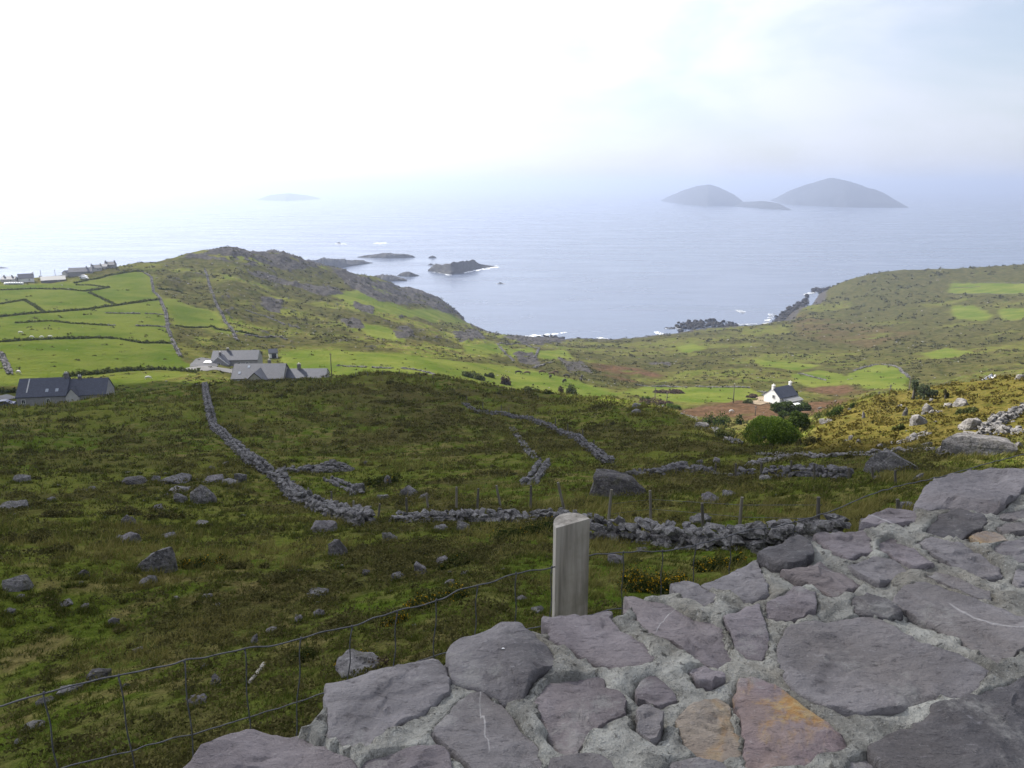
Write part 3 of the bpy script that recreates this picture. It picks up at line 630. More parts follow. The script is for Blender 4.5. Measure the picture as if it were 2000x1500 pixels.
fr_ = np.random.RandomState(44); allp = list(polys); nf = 0
for v_ in np.arange(VEND-.13, sv.min()+.1, -.21):
    for u_ in np.arange(us0, us1, .25):
        if nf >= 30: break
        cu, cv_ = u_+fr_.uniform(-.05,.05), v_+fr_.uniform(-.03,.03); an = np.sort(fr_.uniform(0, 2*pi, 7)+0)*0+np.linspace(0, 2*pi, 7, endpoint=False)+fr_.uniform(-.3,.3,7)
        pu = np.c_[cu+.118*np.cos(an)*fr_.uniform(.8,1.05,7), cv_+.098*np.sin(an)*fr_.uniform(.8,1.05,7)]
        if (pu[:,1] > VEND-.005).any() or (pu[:,1] < np.interp(pu[:,0], su, sv)+.01).any(): continue
        xy = pu[:,:1]*WDIR+pu[:,1:]*WN; te = np.concatenate([xy.mean(0)+(xy-xy.mean(0))*1.12, xy.mean(0)[None], xy.mean(0)+(xy-xy.mean(0))*.6])
        if any(inpoly(te[:,0], te[:,1], q).any() or inpoly(q[:,0], q[:,1], xy).any() for q in allp): continue
        ipx, ipy = project(te[:,0], te[:,1], np.full(len(te), WZ)); dep = te[:,1]*CP+WH*SP
        if ((ipx > -10) & (ipx < 2010) & (ipy < 1510) & (ipy > 0) & (dep > .05)).any(): continue
        allp.append(xy); nf += 1; slab(xy, ("slate","purple","purple","dark")[nf%4], 700+nf, .012)
# the same courses of slabs carry on along the wall to both sides
caps = [o for o in parapet.children if o.name.startswith('cap_stone')][:41]
us_ = np.concatenate([pl@WDIR for pl in polys]); span = us_.max()-us_.min()+.02
for sgn, lst in ((-1, caps[:30:3]), (1, caps[5:41:2])):
    for o in lst:
        k = o.copy(); C.objects.link(k); k.parent = parapet; off = WDIR*span*sgn; k.location = (off[0], off[1], 0)
        if 'label' in k: del k['label']
# small pebbles pressed into the joints
rr = np.random.RandomState(5); pm = MB()
for k in range(420):
    u = rr.uniform(su[3], su[30]); v = np.interp(u, su, sv)+rr.uniform(.02, .85); v = min(v, VEND-rr.uniform(.03,.3)); p = u*WDIR+v*WN
    if any(inpoly(np.array([p[0]]), np.array([p[1]]), pl)[0] for pl in polys): continue
    V, f = rock(900+k, 1, 9, np.array([1,.8,.5])*rr.uniform(.004,.016)*(1 if rr.rand() > .12 else 1.8)); pm.add(V+np.r_[p, WZ-.008]-P0, None, f)
pb = tag(pm.build("joint_pebbles", SM["purple"], parapet), kind='stuff')
# bird lime on two slabs
def splat(px, py, r, seed):
    b = MB()
    for k in range(5):
        V, f = rock(seed+k, 2, 8, np.array([1,.8,.35])*r*(1 if k == 0 else .45), .15); q = at_z(px, py, WZ+.026)+np.r_[np.random.RandomState(seed+k).normal(size=2)*r*(.0 if k == 0 else 1.3), 0]; b.add(V+q-P0, None, f)
    n = NT("bird_lime"); b.build("bird_lime", n.fin((.72,.72,.69), .8), parapet, True)
splat(1001, 1264, .006, 31)
# roadside behind the parapet
mb = MB(); A_ = edge[0]+WN*(VEND-sv[0]-.03); B_ = edge[-1]+WN*(VEND-sv[-1]-.03)
q = [A_-WDIR*20, B_+WDIR*30, B_+WDIR*30+WN*8, A_-WDIR*20+WN*8]
mb.add([[*p, H-1.66] for p in q], [[0,1,2,3]] if np.cross(np.r_[q[1]-q[0],0], np.r_[q[2]-q[1],0])[2] > 0 else [[3,2,1,0]])
n = NT("road_gravel"); p = n.pos(); road = tag(mb.build("road", n.fin(n.mix(n.noise(p, 30, 4), (.10,.10,.10), (.2,.19,.18)), .9)), "roadside lay-by behind the parapet", None, None, 'structure')
# ------------------------------------------------------------------ shared materials
def mat_rock(name, c1, c2, lich=.5, moss=.0, sc=1.0, coord='obj'):
    n = NT(name); p = n.objco() if coord == 'obj' else n.pos(); r = n.n('ShaderNodeObjectInfo').outputs['Random']
    cb = n.n('ShaderNodeCombineXYZ'); n.put(cb.inputs[0], n.math('MULTIPLY', r, 61.0)); n.put(cb.inputs[1], n.math('MULTIPLY', r, 23.0))
    ad = n.n('ShaderNodeVectorMath', operation='ADD'); n.put(ad.inputs[0], p); n.put(ad.inputs[1], cb.outputs[0]); p = ad.outputs[0]
    a = n.noise(p, 2.4*sc, 6, .65); b = n.noise(p, 13*sc, 5, .7); c = n.noise(p, 45*sc, 3, .7)
    col = n.mix(n.ramp(a, .34, .64), c1, c2)
    col = n.mix(n.ramp(b, .54, .66, 0, lich), col, (.40,.39,.36)); col = n.mix(n.ramp(b, .34, .46, .9, 0), col, (.035,.034,.036))
    if moss: col = n.mix(n.ramp(n.noise(p, 3.1*sc, 4, .6), .52, .64, 0, moss), col, (.085,.082,.035))
    nb = n.bump(a, .8, .2/sc); nb = n.bump(b, .9, .06/sc, nb); nb = n.bump(c, .5, .01/sc, nb)
    return n.fin(col, .92, nb, .12)
ROCK = mat_rock("lichen_stone", (.085,.081,.078), (.185,.176,.170), .6, .35)
ROCKL = mat_rock("pale_stone", (.12,.112,.106), (.235,.222,.21), .5, .25)
ROCKP = mat_rock("purple_grey_stone", (.100,.092,.092), (.190,.176,.175), .5, .2)
ROCKD = mat_rock("dark_stone", (.060,.056,.056), (.125,.115,.108), .3, .3)
WALLST = mat_rock("dry_wall_stone", (.060,.057,.055), (.215,.206,.198), .65, .15, 1.3)
WALLFAR = mat_rock("weathered_wall_stone", (.070,.066,.066), (.165,.158,.158), .35, .3, .6)
SHORE = mat_rock("wet_shore_rock", (.010,.010,.011), (.036,.034,.034), .05, 0, .25)
ISLET = mat_rock("islet_rock", (.026,.025,.024), (.055,.052,.046), .05, .3, .08)
def mat_leaf(name, lo, hi, rough=.8, trans=.15, attr=True):
    n = NT(name); c = n.attr('col').outputs['Color']; s = n.n('ShaderNodeSeparateColor'); n.put(s.inputs[0], c)
    col = n.mix(s.outputs[0], lo, hi)
    col = n.mix(s.outputs[1], col, (.42,.25,.012)) if attr == 'flower' else col
    n.b.inputs['Transmission Weight'].default_value = 0
    m = n.fin(col, 1.0, None, .0)
    if trans:
        tr = n.n('ShaderNodeBsdfTranslucent'); n.put(tr.inputs[0], col); ms = n.n('ShaderNodeMixShader'); ms.inputs[0].default_value = trans
        n.t.links.new(n.b.outputs[0], ms.inputs[1]); n.t.links.new(tr.outputs[0], ms.inputs[2]); n.t.links.new(ms.outputs[0], n.out.inputs['Surface'])
    return m
HEATHER = mat_leaf("heather_sprig", (.044,.046,.016), (.150,.132,.048))
GRASSM = mat_leaf("grass_blade", (.042,.070,.008), (.25,.215,.072), .75, .25)
GORSE = mat_leaf("gorse_leaf", (.016,.024,.007), (.080,.088,.024), .8, .1, 'flower')
SCRUB = mat_leaf("scrub_leaf", (.032,.036,.014), (.100,.090,.036))
HEDGE = mat_leaf("hedge_leaf", (.044,.058,.018), (.120,.132,.046))
TREE = mat_leaf("tree_leaf", (.035,.066,.010), (.145,.205,.034), .75, .4)
TREED = mat_leaf("dark_tree_leaf", (.020,.036,.010), (.080,.110,.026), .8, .3)
CONIF = mat_leaf("conifer_leaf", (.040,.056,.030), (.120,.145,.080), .8, .3)
BARE = mat_leaf("dead_bramble", (.05,.038,.030), (.15,.105,.075), .85, .1)
def wood(name, c1, c2, sc=1.0):
    n = NT(name); p = n.objco(); a = n.noise(p, 30*sc, 5, .65, .3, (1,1,.06)); b = n.noise(p, 7*sc, 4, .6); c = n.noise(p, 160*sc, 3, .7, 0, (1,1,.15))
    col = n.mix(n.ramp(a, .32, .68), c1, c2); col = n.mix(n.ramp(b, .50, .70, 0, .45), col, (.135,.130,.085)); col = n.mix(n.ramp(a, .28, .40, .75, 0), col, (.05,.045,.036))
    return n.fin(col, .88, n.bump(a, .9, .006, n.bump(c, .35, .001)), .15)
POST = wood("weathered_timber", (.19,.172,.140), (.40,.368,.31)); POSTD = wood("dark_timber", (.065,.058,.048), (.15,.138,.12), .5)
PALEP = wood("pale_timber", (.14,.125,.10), (.24,.22,.18), .5)
def plain(name, col, rough=.8, metal=0, var=.25, sc=8, spec=.3, bump=0):
    n = NT(name); p = n.objco(); a = n.noise(p, sc, 5, .65)
    d = tuple(c*(1-var) for c in col); return n.fin(n.mix(n.ramp(a,.3,.7), d, col), rough, n.bump(a, .4, bump) if bump else None, spec, metal)
WIRE = plain("galvanised_wire", (.11,.11,.115), .55, .5, .4, 60, .4)
# ------------------------------------------------------------------ near wire fence
fp = at_dist(1116, 1180, 2.15)[:2]; FAZ = radians(63.5); fd = np.array([sin(FAZ), cos(FAZ)]); fn = np.array([-fd[1], fd[0]])
def onf(px, py, off=0.0):
    r = ray(px, py); k = ((fp+fn*off)@fn)/(r[:2]@fn); return CAM+k*r
fence = tag(empty("wire_fence", (fp[0], fp[1], hz(*fp))), "galvanised stock wire fence on a thick half-round post just outside the parapet", "fence")
F0 = np.array([fp[0], fp[1], hz(*fp)])
TOPW = [(-220,1428),(-100,1403),(0,1379),(60,1362),(120,1345),(180,1329),(232,1319),(300,1305),(360,1291),(420,1281),(478,1268),(540,1260),(600,1244),(640,1232),(690,1223),(740,1204),(775,1194),(830,1182),(860,1171),(905,1150),(945,1142),(1008,1120),(1076,1109),(1116,1098),(1150,1085),(1200,1080),(1260,1077),(1330,1072),(1400,1054),(1460,1036),(1510,1030),(1560,1018),(1610,1003),(1640,992),(1690,970),(1750,951),(1800,940),(1860,925),(1930,905),(2010,885),(2150,862)]
LOWW = [(-220,1640),(0,1545),(130,1497),(200,1480),(260,1465),(330,1445),(390,1432),(450,1412),(490,1400),(560,1378),(610,1362),(650,1346),(720,1330),(780,1308),(850,1281),(905,1265),(980,1243),(1040,1226),(1080,1218),(1116,1210),(1200,1190),(1300,1172),(1450,1132),(1600,1090),(1800,1030),(2000,965)]
def smoothpath(pts, n):
    P = np.array(pts); L = np.r_[0, np.cumsum(np.linalg.norm(np.diff(P, axis=0), axis=1))]; m = pchip_slopes(L[:,None].repeat(3,1), P)
    return pchip_eval(L, P, m, np.linspace(0, L[-1], n))
for nm, W_, r_ in (("top_wire", TOPW, .0020), ("line_wire", LOWW, .0017)):
    b = MB(); P = smoothpath([onf(*p) for p in W_], 400)
    P[:,2] += .0010*np.sin(np.arange(400)*.9)+.002*vnoise(np.arange(400)*.35, np.zeros(400), 6)
    b.tube(P-F0, r_, 6); b.build(nm, WIRE, fence, True)
STAYS = [(-60,1394,10),(86,1354,112,1500),(232,1320,262,1500),(360,1292,380,1495),(478,1268,490,1450),(588,1247,580,1400),(687,1224,680,1330),(775,1195,769,1310),(853,1172,846,1290),(932,1145,927,1255),(1008,1120,1006,1240),(1078,1108,1074,1235),(1294,1076,1290,1160),(1358,1064,1352,1150),(1428,1046,1425,1110),(1494,1032,1492,1066),(1552,1019,1549,1056),(1218,1079,1214,1190)]
for s_ in STAYS:
    if len(s_) < 4: continue
    a_ = onf(s_[0], s_[1]); e_ = onf(s_[2], s_[3]); b = MB()
    kk = np.linspace(-.004, 1.4, 14); P = a_+(e_-a_)*kk[:,None]; P[:,0] += .0022*np.sin(kk*9+s_[0])
    b.tube(P-F0, .0018, 5)
    V, f = ico(1); b.add(V*np.array([.0035,.0035,.006])+a_-F0, None, f)    # hinge knot
    b.build("stay_wire", WIRE, fence, True)
# half-round post: flat face turned to the road
pt = at_dist(1116, 1019, 2.15); hw = .056
b = MB(); ncs = 22; cs = []
ang0 = radians(20)
for k in range(9): cs.append((-hw+2*hw*k/8, -.012))
for k in range(1, 12): tt = pi*k/12; cs.append((hw*cos(tt)*1.0, -.012+hw*1.35*sin(tt)))
cs = np.array(cs); mcs = len(cs); R2 = np.array([[cos(ang0),-sin(ang0)],[sin(ang0),cos(ang0)]])
V = []; zl = np.r_[1.05, np.linspace(0, 1.05, 30)[::-1][1:]]
ztop = pt[2]
for k, z_ in enumerate(zl):
    q = cs*(1+.012*vnoise(np.arange(mcs)*.7, np.full(mcs, z_*4.0), 3)[:,None])
    if k == 0: q = q*.985
    zz_ = ztop-1.05+z_
    w = q@R2.T+pt[:2]
    top_sl = .007*(q[:,0]/hw) if k == 0 else (.007*(q[:,0]/hw)+.0335 if k == 1 else 0*q[:,0])
    V.append(np.c_[w, zz_+top_sl-(0 if k != 1 else .0)])
V = np.array(V); i = np.arange(mcs); j = (i+1)%mcs
q = np.concatenate([np.stack([k*mcs+i, (k+1)*mcs+i, (k+1)*mcs+j, k*mcs+j], -1) for k in range(len(zl)-1)])
cv = V[0].mean(0); n0 = len(zl)*mcs
b.add(np.concatenate([V.reshape(-1,3), [cv]])-F0, q, np.stack([i, j, np.full(mcs, n0)], -1))
bm = None
post = b.build("post", POST, fence, False)
# ------------------------------------------------------------------ dry stone walls
def resample3(pts, step):
    P = np.array(pts, float)[:,:2]; L = np.r_[0, np.cumsum(np.linalg.norm(np.diff(P, axis=0), axis=1))]
    n = max(2, int(L[-1]/step)+1); t = np.linspace(0, L[-1], n); return np.c_[np.interp(t, L, P[:,0]), np.interp(t, L, P[:,1])], t
def blockstone(seed, fine):
    """angular field stone: hull of random points on a rough block"""
    r = np.random.RandomState(seed); bm = bmesh.new(); n_ = r.normal(size=(15,3)); n_ /= np.abs(n_).max(1)[:,None]**.75*np.linalg.norm(n_, axis=1)[:,None]**.25
    for q in n_*r.uniform(.72, 1.0, 15)[:,None]: bm.verts.new(q)
    bmesh.ops.convex_hull(bm, input=bm.verts[:]); bmesh.ops.delete(bm, geom=[v for v in bm.verts if not v.link_faces], context='VERTS')
    if fine: bmesh.ops.subdivide_edges(bm, edges=[q for q in bm.edges if q.calc_length() > .5], cuts=1)
    bmesh.ops.triangulate(bm, faces=bm.faces[:]); bm.verts.index_update(); V = np.array([v.co[:] for v in bm.verts]); N_ = np.array([v.normal[:] for v in bm.verts]); f = np.array([[v.index for v in q.verts] for q in bm.faces]); bm.free()
    V = V*.80; return V+N_*(.06*n3(V*2.6+seed, seed))[:,None]*fine, f
TPL = {s: [blockstone(1000+k, s-1) for k in range(30)] for s in (1,2)}
def drywall(name, pix, h, w, stone, label, mat=WALLST, sub=1, seed=1, group=None, cat="wall", gaps=.05, pts=None, courses=None, sunken=.12):
    r = np.random.RandomState(seed); pts = pts if pts is not None else [at(*p, dmin=8) for p in pix]
    P, t = resample3(pts, stone*.8); n = len(P); T = np.gradient(P, axis=0); T /= np.linalg.norm(T, axis=1)[:,None]+1e-9; N = np.c_[-T[:,1], T[:,0]]
    zg, _, _ = hz_v(P[:,0], P[:,1]); b = MB(); o0 = np.r_[P[0], zg[0]]
    hh = h*(1+.25*vnoise(t/6.0, 0*t, seed)+.12*vnoise(t/1.7, 0*t, seed+1))
    nc = courses or max(1, int(round(h/(stone*.62))))
    for i in range(n):
        if vnoise(np.array([t[i]/3.5]), np.array([seed*3.3]), seed+2)[0] < -1+gaps*2: continue
        for c in range(nc):
            zc = (c+.5)/nc*hh[i]; wid = w*(1-.35*c/nc)
            for side in ((-1, 1) if wid > stone*1.1 else (0,)):
                if r.rand() < .06: continue
                V, f = TPL[sub][r.randint(24)]; s_ = stone*r.uniform(.42, .75)*np.array([r.uniform(.8,1.7), r.uniform(.8,1.15), r.uniform(.38,.75)])
                if c == nc-1 and r.rand() < .3: s_ = s_*np.array([.8,.9,1.5])
                a_ = atan2(T[i,1], T[i,0])+r.normal()*.35; ca, sa = cos(a_), sin(a_); tl = r.normal()*.22; ct, st_ = cos(tl), sin(tl)
                Q = V*s_; Q = np.c_[Q[:,0]*ct-Q[:,2]*st_, Q[:,1], Q[:,0]*st_+Q[:,2]*ct]; Q = np.c_[Q[:,0]*ca-Q[:,1]*sa, Q[:,0]*sa+Q[:,1]*ca, Q[:,2]]
                p = P[i]+N[i]*(side*wid*.5*.75+r.normal()*stone*.10)+T[i]*r.normal()*stone*.15
                b.add(Q+np.r_[p, zg[i]+zc-sunken*stone+r.normal()*stone*.05]-o0, None, f)
    if not b.v: return None
    core = []
    for i in range(n):
        for sx, sz in ((-1,0),(-.6,.62),(.6,.62),(1,0)): core.append(np.r_[P[i]+N[i]*sx*w*.22, zg[i]-.2+(hh[i]*.9+.1)*sz*min(1, i/2., (n-1-i)/2.)]-o0)
    qs = [[4*i+k, 4*i+k+1, 4*i+5+k, 4*i+4+k] for i in range(n-1) for k in range(3) if nc > 1]
    if qs and gaps < .3: b.add(core, qs)
    o = b.build(name, mat, None, False, o0); return tag(o, label, cat, group)
drywall("dry_stone_wall", [(1140,1056),(1180,1060),(1250,1059),(1310,1064),(1400,1071),(1475,1073),(1535,1064),(1590,1062),(1640,1058)], 0.62, 0.7, 0.36, "dark dry stone wall just below the parapet, right of the fence post", WALLST, 2, 11)
drywall("dry_stone_wall", [(775,1018),(830,1016),(880,1016),(930,1017),(990,1018),(1050,1016),(1085,1014),(1140,1022)], 0.4, 0.6, 0.34, "low tumbled dry stone wall left of the fence post below the row of leaning posts", WALLST, 1, 12)
drywall("dry_stone_wall", [(714,1026),(690,1018),(650,1005),(610,990),(580,975),(560,955),(540,935),(515,920),(490,905),(465,880),(440,855),(418,835),(410,805),(403,775),(400,752)], 0.75, 0.85, 0.42, "long pale dry stone wall climbing the left hillside to the crest", WALLST, 1, 13)
drywall("dry_stone_wall", [(548,922),(580,922),(610,919),(625,916)], 0.4, 0.7, 0.42, "short spur of stones running right from the long hillside wall", WALLST, 1, 14)
drywall("dry_stone_wall", [(640,938),(660,945),(680,955),(700,968)], 0.35, 0.7, 0.4, "short broken bank of stones ending at a rounded boulder", WALLST, 1, 15)
drywall("dry_stone_wall", [(1030,948),(1042,938),(1052,925),(1062,905)], 0.4, 0.9, 0.38, "short curved heap of dry wall stones in the middle pasture", WALLST, 1, 16)
drywall("dry_stone_wall", [(1000,835),(1008,850),(1018,862),(1030,880),(1045,895)], 0.15, 0.5, 0.36, "thin line of fallen stones above the curved stone heap", WALLST, 1, 17, gaps=.4)
drywall("dry_stone_wall", [(905,790),(925,803),(960,810),(1000,815),(1040,822),(1080,838),(1110,852),(1140,870),(1165,888),(1190,905)], 0.5, 0.7, 0.4, "grass-topped dry stone wall slanting down the middle slope", WALLFAR, 1, 18)
drywall("dry_stone_wall", [(1235,930),(1280,930),(1310,922),(1340,918),(1380,925),(1420,928),(1460,928)], 0.5, 0.9, 0.44, "ruined stone wall left half, below the green slope and behind thin posts", WALLFAR, 1, 19, gaps=.12)
drywall("dry_stone_wall", [(1495,932),(1530,930),(1570,928),(1610,930),(1645,935)], 0.5, 0.8, 0.4, "ruined dark stone wall stretch in the hollow with posts standing along it", WALLFAR, 1, 20)
drywall("dry_stone_wall", [(1290,795),(1330,808),(1370,826),(1400,846),(1420,858),(1440,868)], 0.4, 0.8, 0.45, "grey stone edge along the ridge above the wooded gully", WALLST, 1, 21, gaps=.12)
drywall("dry_stone_wall", [(1490,888),(1540,893),(1600,893),(1660,890),(1700,888),(1770,882),(1830,880)], 0.25, 0.8, 0.38, "pale low line of wall stones along the foot of the golden slope", ROCKL, 1, 22, gaps=.2)
drywall("dry_stone_wall", [(1745,868),(1775,862),(1800,852),(1815,846)], 0.2, 0.5, 0.36, "faint curved row of stones high on the golden slope", ROCKL, 1, 23, gaps=.2)
drywall("dry_stone_wall", [(1920,850),(1945,830),(1960,822),(1985,808),(2010,796),(2060,785)], 0.5, 0.7, 0.4, "stone wall climbing to the right edge above the great boulder", WALLST, 1, 24)
drywall("dry_stone_wall", [(1930,838),(1955,842),(1975,848),(2000,850),(2040,852)], 0.45, 0.9, 0.44, "second broken wall of stones right above the great boulder", WALLST, 1, 25)
# far field walls and hedges
def leafcloud(b, r, C, R, n, size, lo=0.0, hi=1.0, flower=0.0, dome=True, flat=.7):
    """n small leaf triangles filling an ellipsoid (upper half if dome)"""
    u = r.normal(size=(n,3)); u /= np.linalg.norm(u, axis=1)[:,None]
    if dome: u[:,2] = np.abs(u[:,2])
    rad = r.uniform(.62, 1.03, n)**.6; lump = 1+.22*n3(u*2.6+np.asarray(C)*.7, 3)
    c = u*(rad*lump)[:,None]*np.array(R)+np.array(C)
    a = r.normal(size=(n,3)); a += u*.6; a /= np.linalg.norm(a, axis=1)[:,None]; bq = np.cross(a, r.normal(size=(n,3))); bq /= np.linalg.norm(bq, axis=1)[:,None]+1e-9
    s = size*r.uniform(.6, 1.4, n)[:,None]
    V = np.stack([c+a*s, c-a*s*.5+bq*s*flat, c-a*s*.5-bq*s*flat], 1).reshape(-1,3)
    t = np.clip(r.uniform(lo, hi, n), 0, 1); fl = (r.rand(n) < flower*(u[:,2] > .1)).astype(float)
    col = np.repeat(np.stack([t, fl, 0*t], -1), 3, 0)
    b.add(V, None, np.arange(3*n).reshape(-1,3), col)
def hedge(name, pix, h, w, label, mat=HEDGE, seed=1, leaf=.45, per=9, group=None, cat="hedge", pts=None):
    r = np.random.RandomState(seed); pts = pts if pts is not None else [at(*p, dmin=60) for p in pix]
    P, t = resample3(pts, w*.8); zg, _, _ = hz_v(P[:,0], P[:,1]); o0 = np.r_[P[0], zg[0]]; b = MB()
    for i in range(len(P)):
        k = r.uniform(.65, 1.25)
        leafcloud(b, r, np.r_[P[i]+r.normal(size=2)*w*.1, zg[i]-.15]-o0, (w*.65*k, w*.65*k, h*k), int(per*w*2), leaf)
        V, f = TPL[1][r.randint(24)]; b.add(V*np.array([w*.5, w*.5, h*.75])*k+np.r_[P[i], zg[i]]-o0, None, f, (.05,0,0))
    return tag(b.build(name, mat, None, False, o0), label, cat, group)
HG = [
 ([(-60,625),(0,619),(87,611),(175,604),(225,597),(275,590),(311,585)], 1.3, 1.7, "long straight dark hedge crossing the whole left pasture below the curved field"),
 ([(175,572),(197,582),(222,594)], 1.1, 1.5, "short hedge slanting down between two upper left fields to the long straight hedge"),
 ([(-60,570),(0,567),(62,564),(120,565),(165,569)], 1.0, 1.4, "thin hedge under the farthest cottages at the left edge"),
 ([(165,569),(190,566),(212,562)], 1.3, 1.7, "short dark hedge hooking right at the point of the thin upper field"),
 ([(150,557),(175,557),(212,562)], .8, 1.2, "faint hedge closing the thin upper field from above"),
 ([(147,553),(200,542),(250,532),(277,530)], 1.2, 1.6, "hedge along the top of the curved green field below the ridge houses"),
 ([(47,586),(65,596),(85,609)], 1.0, 1.5, "small slanting hedge left of the curved field, running down to the long hedge"),
 ([(-60,598),(0,594),(47,586)], 1.0, 1.4, "hedge rising from the left edge to the small slanting hedge"),
 ([(-60,672),(0,668),(100,662),(195,660),(232,662),(275,670),(337,671)], 1.0, 1.4, "uneven dark hedge low across the left pasture above the stony patch"),
 ([(32,631),(100,627),(140,632),(212,636)], .8, 1.6, "patchy scrubby bank under the long straight hedge"),
 ([(132,735),(200,729),(250,724),(300,722),(340,723),(380,728)], 1.6, 2.0, "clipped dark hedge behind the slate-roofed cottage, running to the road"),
 ([(-50,773),(0,768),(27,766)], 1.2, 1.4, "dark hedge beside the drive at the left edge"),
 ([(345,637),(400,640),(450,647),(500,655)], .9, 1.2, "grassy bank crossing the foot of the brown hill"),
 ([(310,564),(330,566),(355,571)], 1.4, 2.0, "short dark thicket at the corner of the curved field"),
]
for i, (px, h, w, lb) in enumerate(HG): hedge("hedge", px, h*.7, w*.75, lb, HEDGE, 40+i, .5, 8, "hedges round the left fields")
FW = [
 ([(277,530),(295,541),(300,570),(312,582),(325,615),(327,640),(337,667),(352,697)], 1.1, "grey stone wall running down the edge of the left pastures"),
 ([(400,525),(412,565),(425,600),(450,640),(462,665)], .9, "faint stone wall running straight up the brown hill"),
 ([(-20,690),(0,690),(10,708),(20,732)], 1.2, "pale stone wall at the left edge above the slate-roofed cottage"),
 ([(207,612),(260,613),(320,615)], .8, "thin stone wall just under the end of the long straight hedge"),
 ([(212,636),(270,637),(322,639)], .8, "stone wall between the two lower left pastures"),
 ([(480,606),(515,617),(545,629),(584,642)], 1.0, "broken wall slanting over the rocky hill flank"),
 ([(480,654),(537,658),(560,664)], .9, "short wall above the barn at the foot of the rocky hill"),
 ([(659,715),(700,717),(766,720)], .8, "grassy stone bank on the left of the bright field"),
 ([(784,720),(820,724),(849,732)], .8, "grassy stone bank at the middle of the bright field"),
 ([(972,672),(1000,672),(1026,673),(1053,680),(1044,698)], 1.2, "stone enclosure wall near the cove"),
 ([(972,672),(987,692),(1008,710)], 1.1, "wall falling from the stone enclosure towards the bright field"),
 ([(1044,719),(1060,713),(1078,708)], 1.0, "pale straight wall fragment above the grazing cattle"),
 ([(1242,752),(1300,754),(1368,756),(1464,758)], .8, "pale low wall behind the field left of the white cottage"),
 ([(1668,725),(1690,717),(1720,712)], 1.0, "wall along the left of the round green field"),
 ([(1722,712),(1755,719),(1775,738)], 1.0, "wall curving down the right of the round green field"),
 ([(1560,730),(1585,736),(1612,743)], .9, "dark bank inside the small green field above the white cottage"),
 ([(1855,552),(1920,552),(2060,556)], 1.1, "upper wall of the far right fields"),
 ([(1858,563),(1885,562),(1915,560)], 1.0, "short dark wall between the far right fields"),
 ([(1858,574),(1920,574),(2060,575)], 1.1, "lower wall of the far right fields"),
 ([(1480,766),(1500,768),(1490,773)], .9, "small stone pen behind the white cottage"),
]
for i, (px, h, lb) in enumerate(FW): drywall("field_wall", px, h*.75, .9, .8, lb, WALLFAR, 1, 70+i, "stone walls of the far fields", "wall", .12, None, 1)
# ------------------------------------------------------------------ posts along the second fence
def post(name, px, ytop, pxb, ybot, label, mat, r=None, group=None, dmin=8, dist=None, d0=.5):
    p = at(pxb, ybot, dmin); d = math.hypot(p[0], p[1]); t_ = at_dist(px, ytop, d)
    L = t_-p; b = MB(); r = r or max(.04, .045); k = np.linspace(0, 1, 5)[:,None]
    w = L*k; w[:,0] += .012*np.sin(k[:,0]*3+px); w[0] -= L/np.linalg.norm(L)*.25
    b.tube(w, [r*1.05, r, r*.97, r*.95, r*.9], 8)
    return tag(b.build(name, mat, None, False, p), label, "post", group)
PP = [(602,953,597,980,"thin leaning stake on the bend of the long hillside wall",0),(647,960,647,987,"dark upright stake behind the long wall's lower end",1),(690,978,690,1002,"pale short stake near the foot of the long wall",0),(719,990,718,1012,"small pale stake at the gap between two stone walls",0),
 (742,984,738,1015,"stout dark stake standing in the gap between two stone walls",1),(794,972,795,1005,"dark stake at the left end of the tumbled wall",1),(833,963,837,997,"pale stake leaning left above the tumbled wall",0),(891,951,892,997,"tallest grey stake above the tumbled wall",0),
 (934,954,933,993,"dark straight stake at the middle of the tumbled wall",1),(970,948,977,987,"pale thin stake leaning left above the tumbled wall's right half",0),(1037,948,1036,993,"brown stake left of the big leaning one",1),(1090,942,1104,1003,"long leaning stake directly behind the thick fence post",0),
 (1195,956,1186,1030,"tall pale stake leaning right, behind the stone wall right of the fence post",0),(1270,958,1270,1018,"faded upright stake above the middle of the near stone wall",0),(1372,983,1373,1030,"short dark stake beside a slanted slab",1),(1449,971,1445,1040,"broad grey stake above the right half of the near stone wall",0),(1599,971,1599,1048,"dark sturdy stake rising behind the parapet edge",1),(1753,975,1753,1000,"short thick stake stump close to the parapet edge",1)]
for a_ in PP: post("fence_stake", a_[0], a_[1], a_[2], a_[3], a_[4], POSTD if a_[5] else PALEP, .055 if a_[3] < 1012 else .048, "stakes of the lower fence")
UP = [(1320,912,1320,928),(1356,910,1356,928),(1398,906,1398,925),(1437,905,1437,930),(1487,903,1487,930),(1545,900,1545,928),(1590,905,1590,938),(1658,914,1658,935),(1590+0,0,0,0)][:8]
UPL = ["left end of the thin stakes","second of the thin stakes from the left","thin stake by the gap of the ruined wall","thin stake in the middle of the hollow","thin stake left of the dark wall stretch","thin stake at the dark wall stretch","darkest thin stake in front of the dark wall stretch","last thin stake right of the dark wall stretch"]
for a_, l_ in zip(UP, UPL): post("fence_stake", *a_, l_+" across the hollow", POSTD, .06, "thin stakes across the hollow")
for a_, l_ in zip([(1704,912,1704,938),(1749,918,1749,945)], ["dark stake at the foot of the wedge-shaped boulder", "pale stake right of the wedge-shaped boulder"]): post("fence_stake", *a_, l_, POSTD, .05, "stakes by the wedge boulder")
MID = [(912,774,912,786),(943,785,943,799),(979,791,979,805),(994,798,994,808),(1085,817,1085,832),(1109,828,1109,843),(1138,839,1138,855),(1160,860,1160,870)]
for a_ in MID: post("fence_stake", *a_, "thin dark stake beside the grass-topped wall on the middle slope", POSTD, .07, "stakes beside the grass-topped wall")
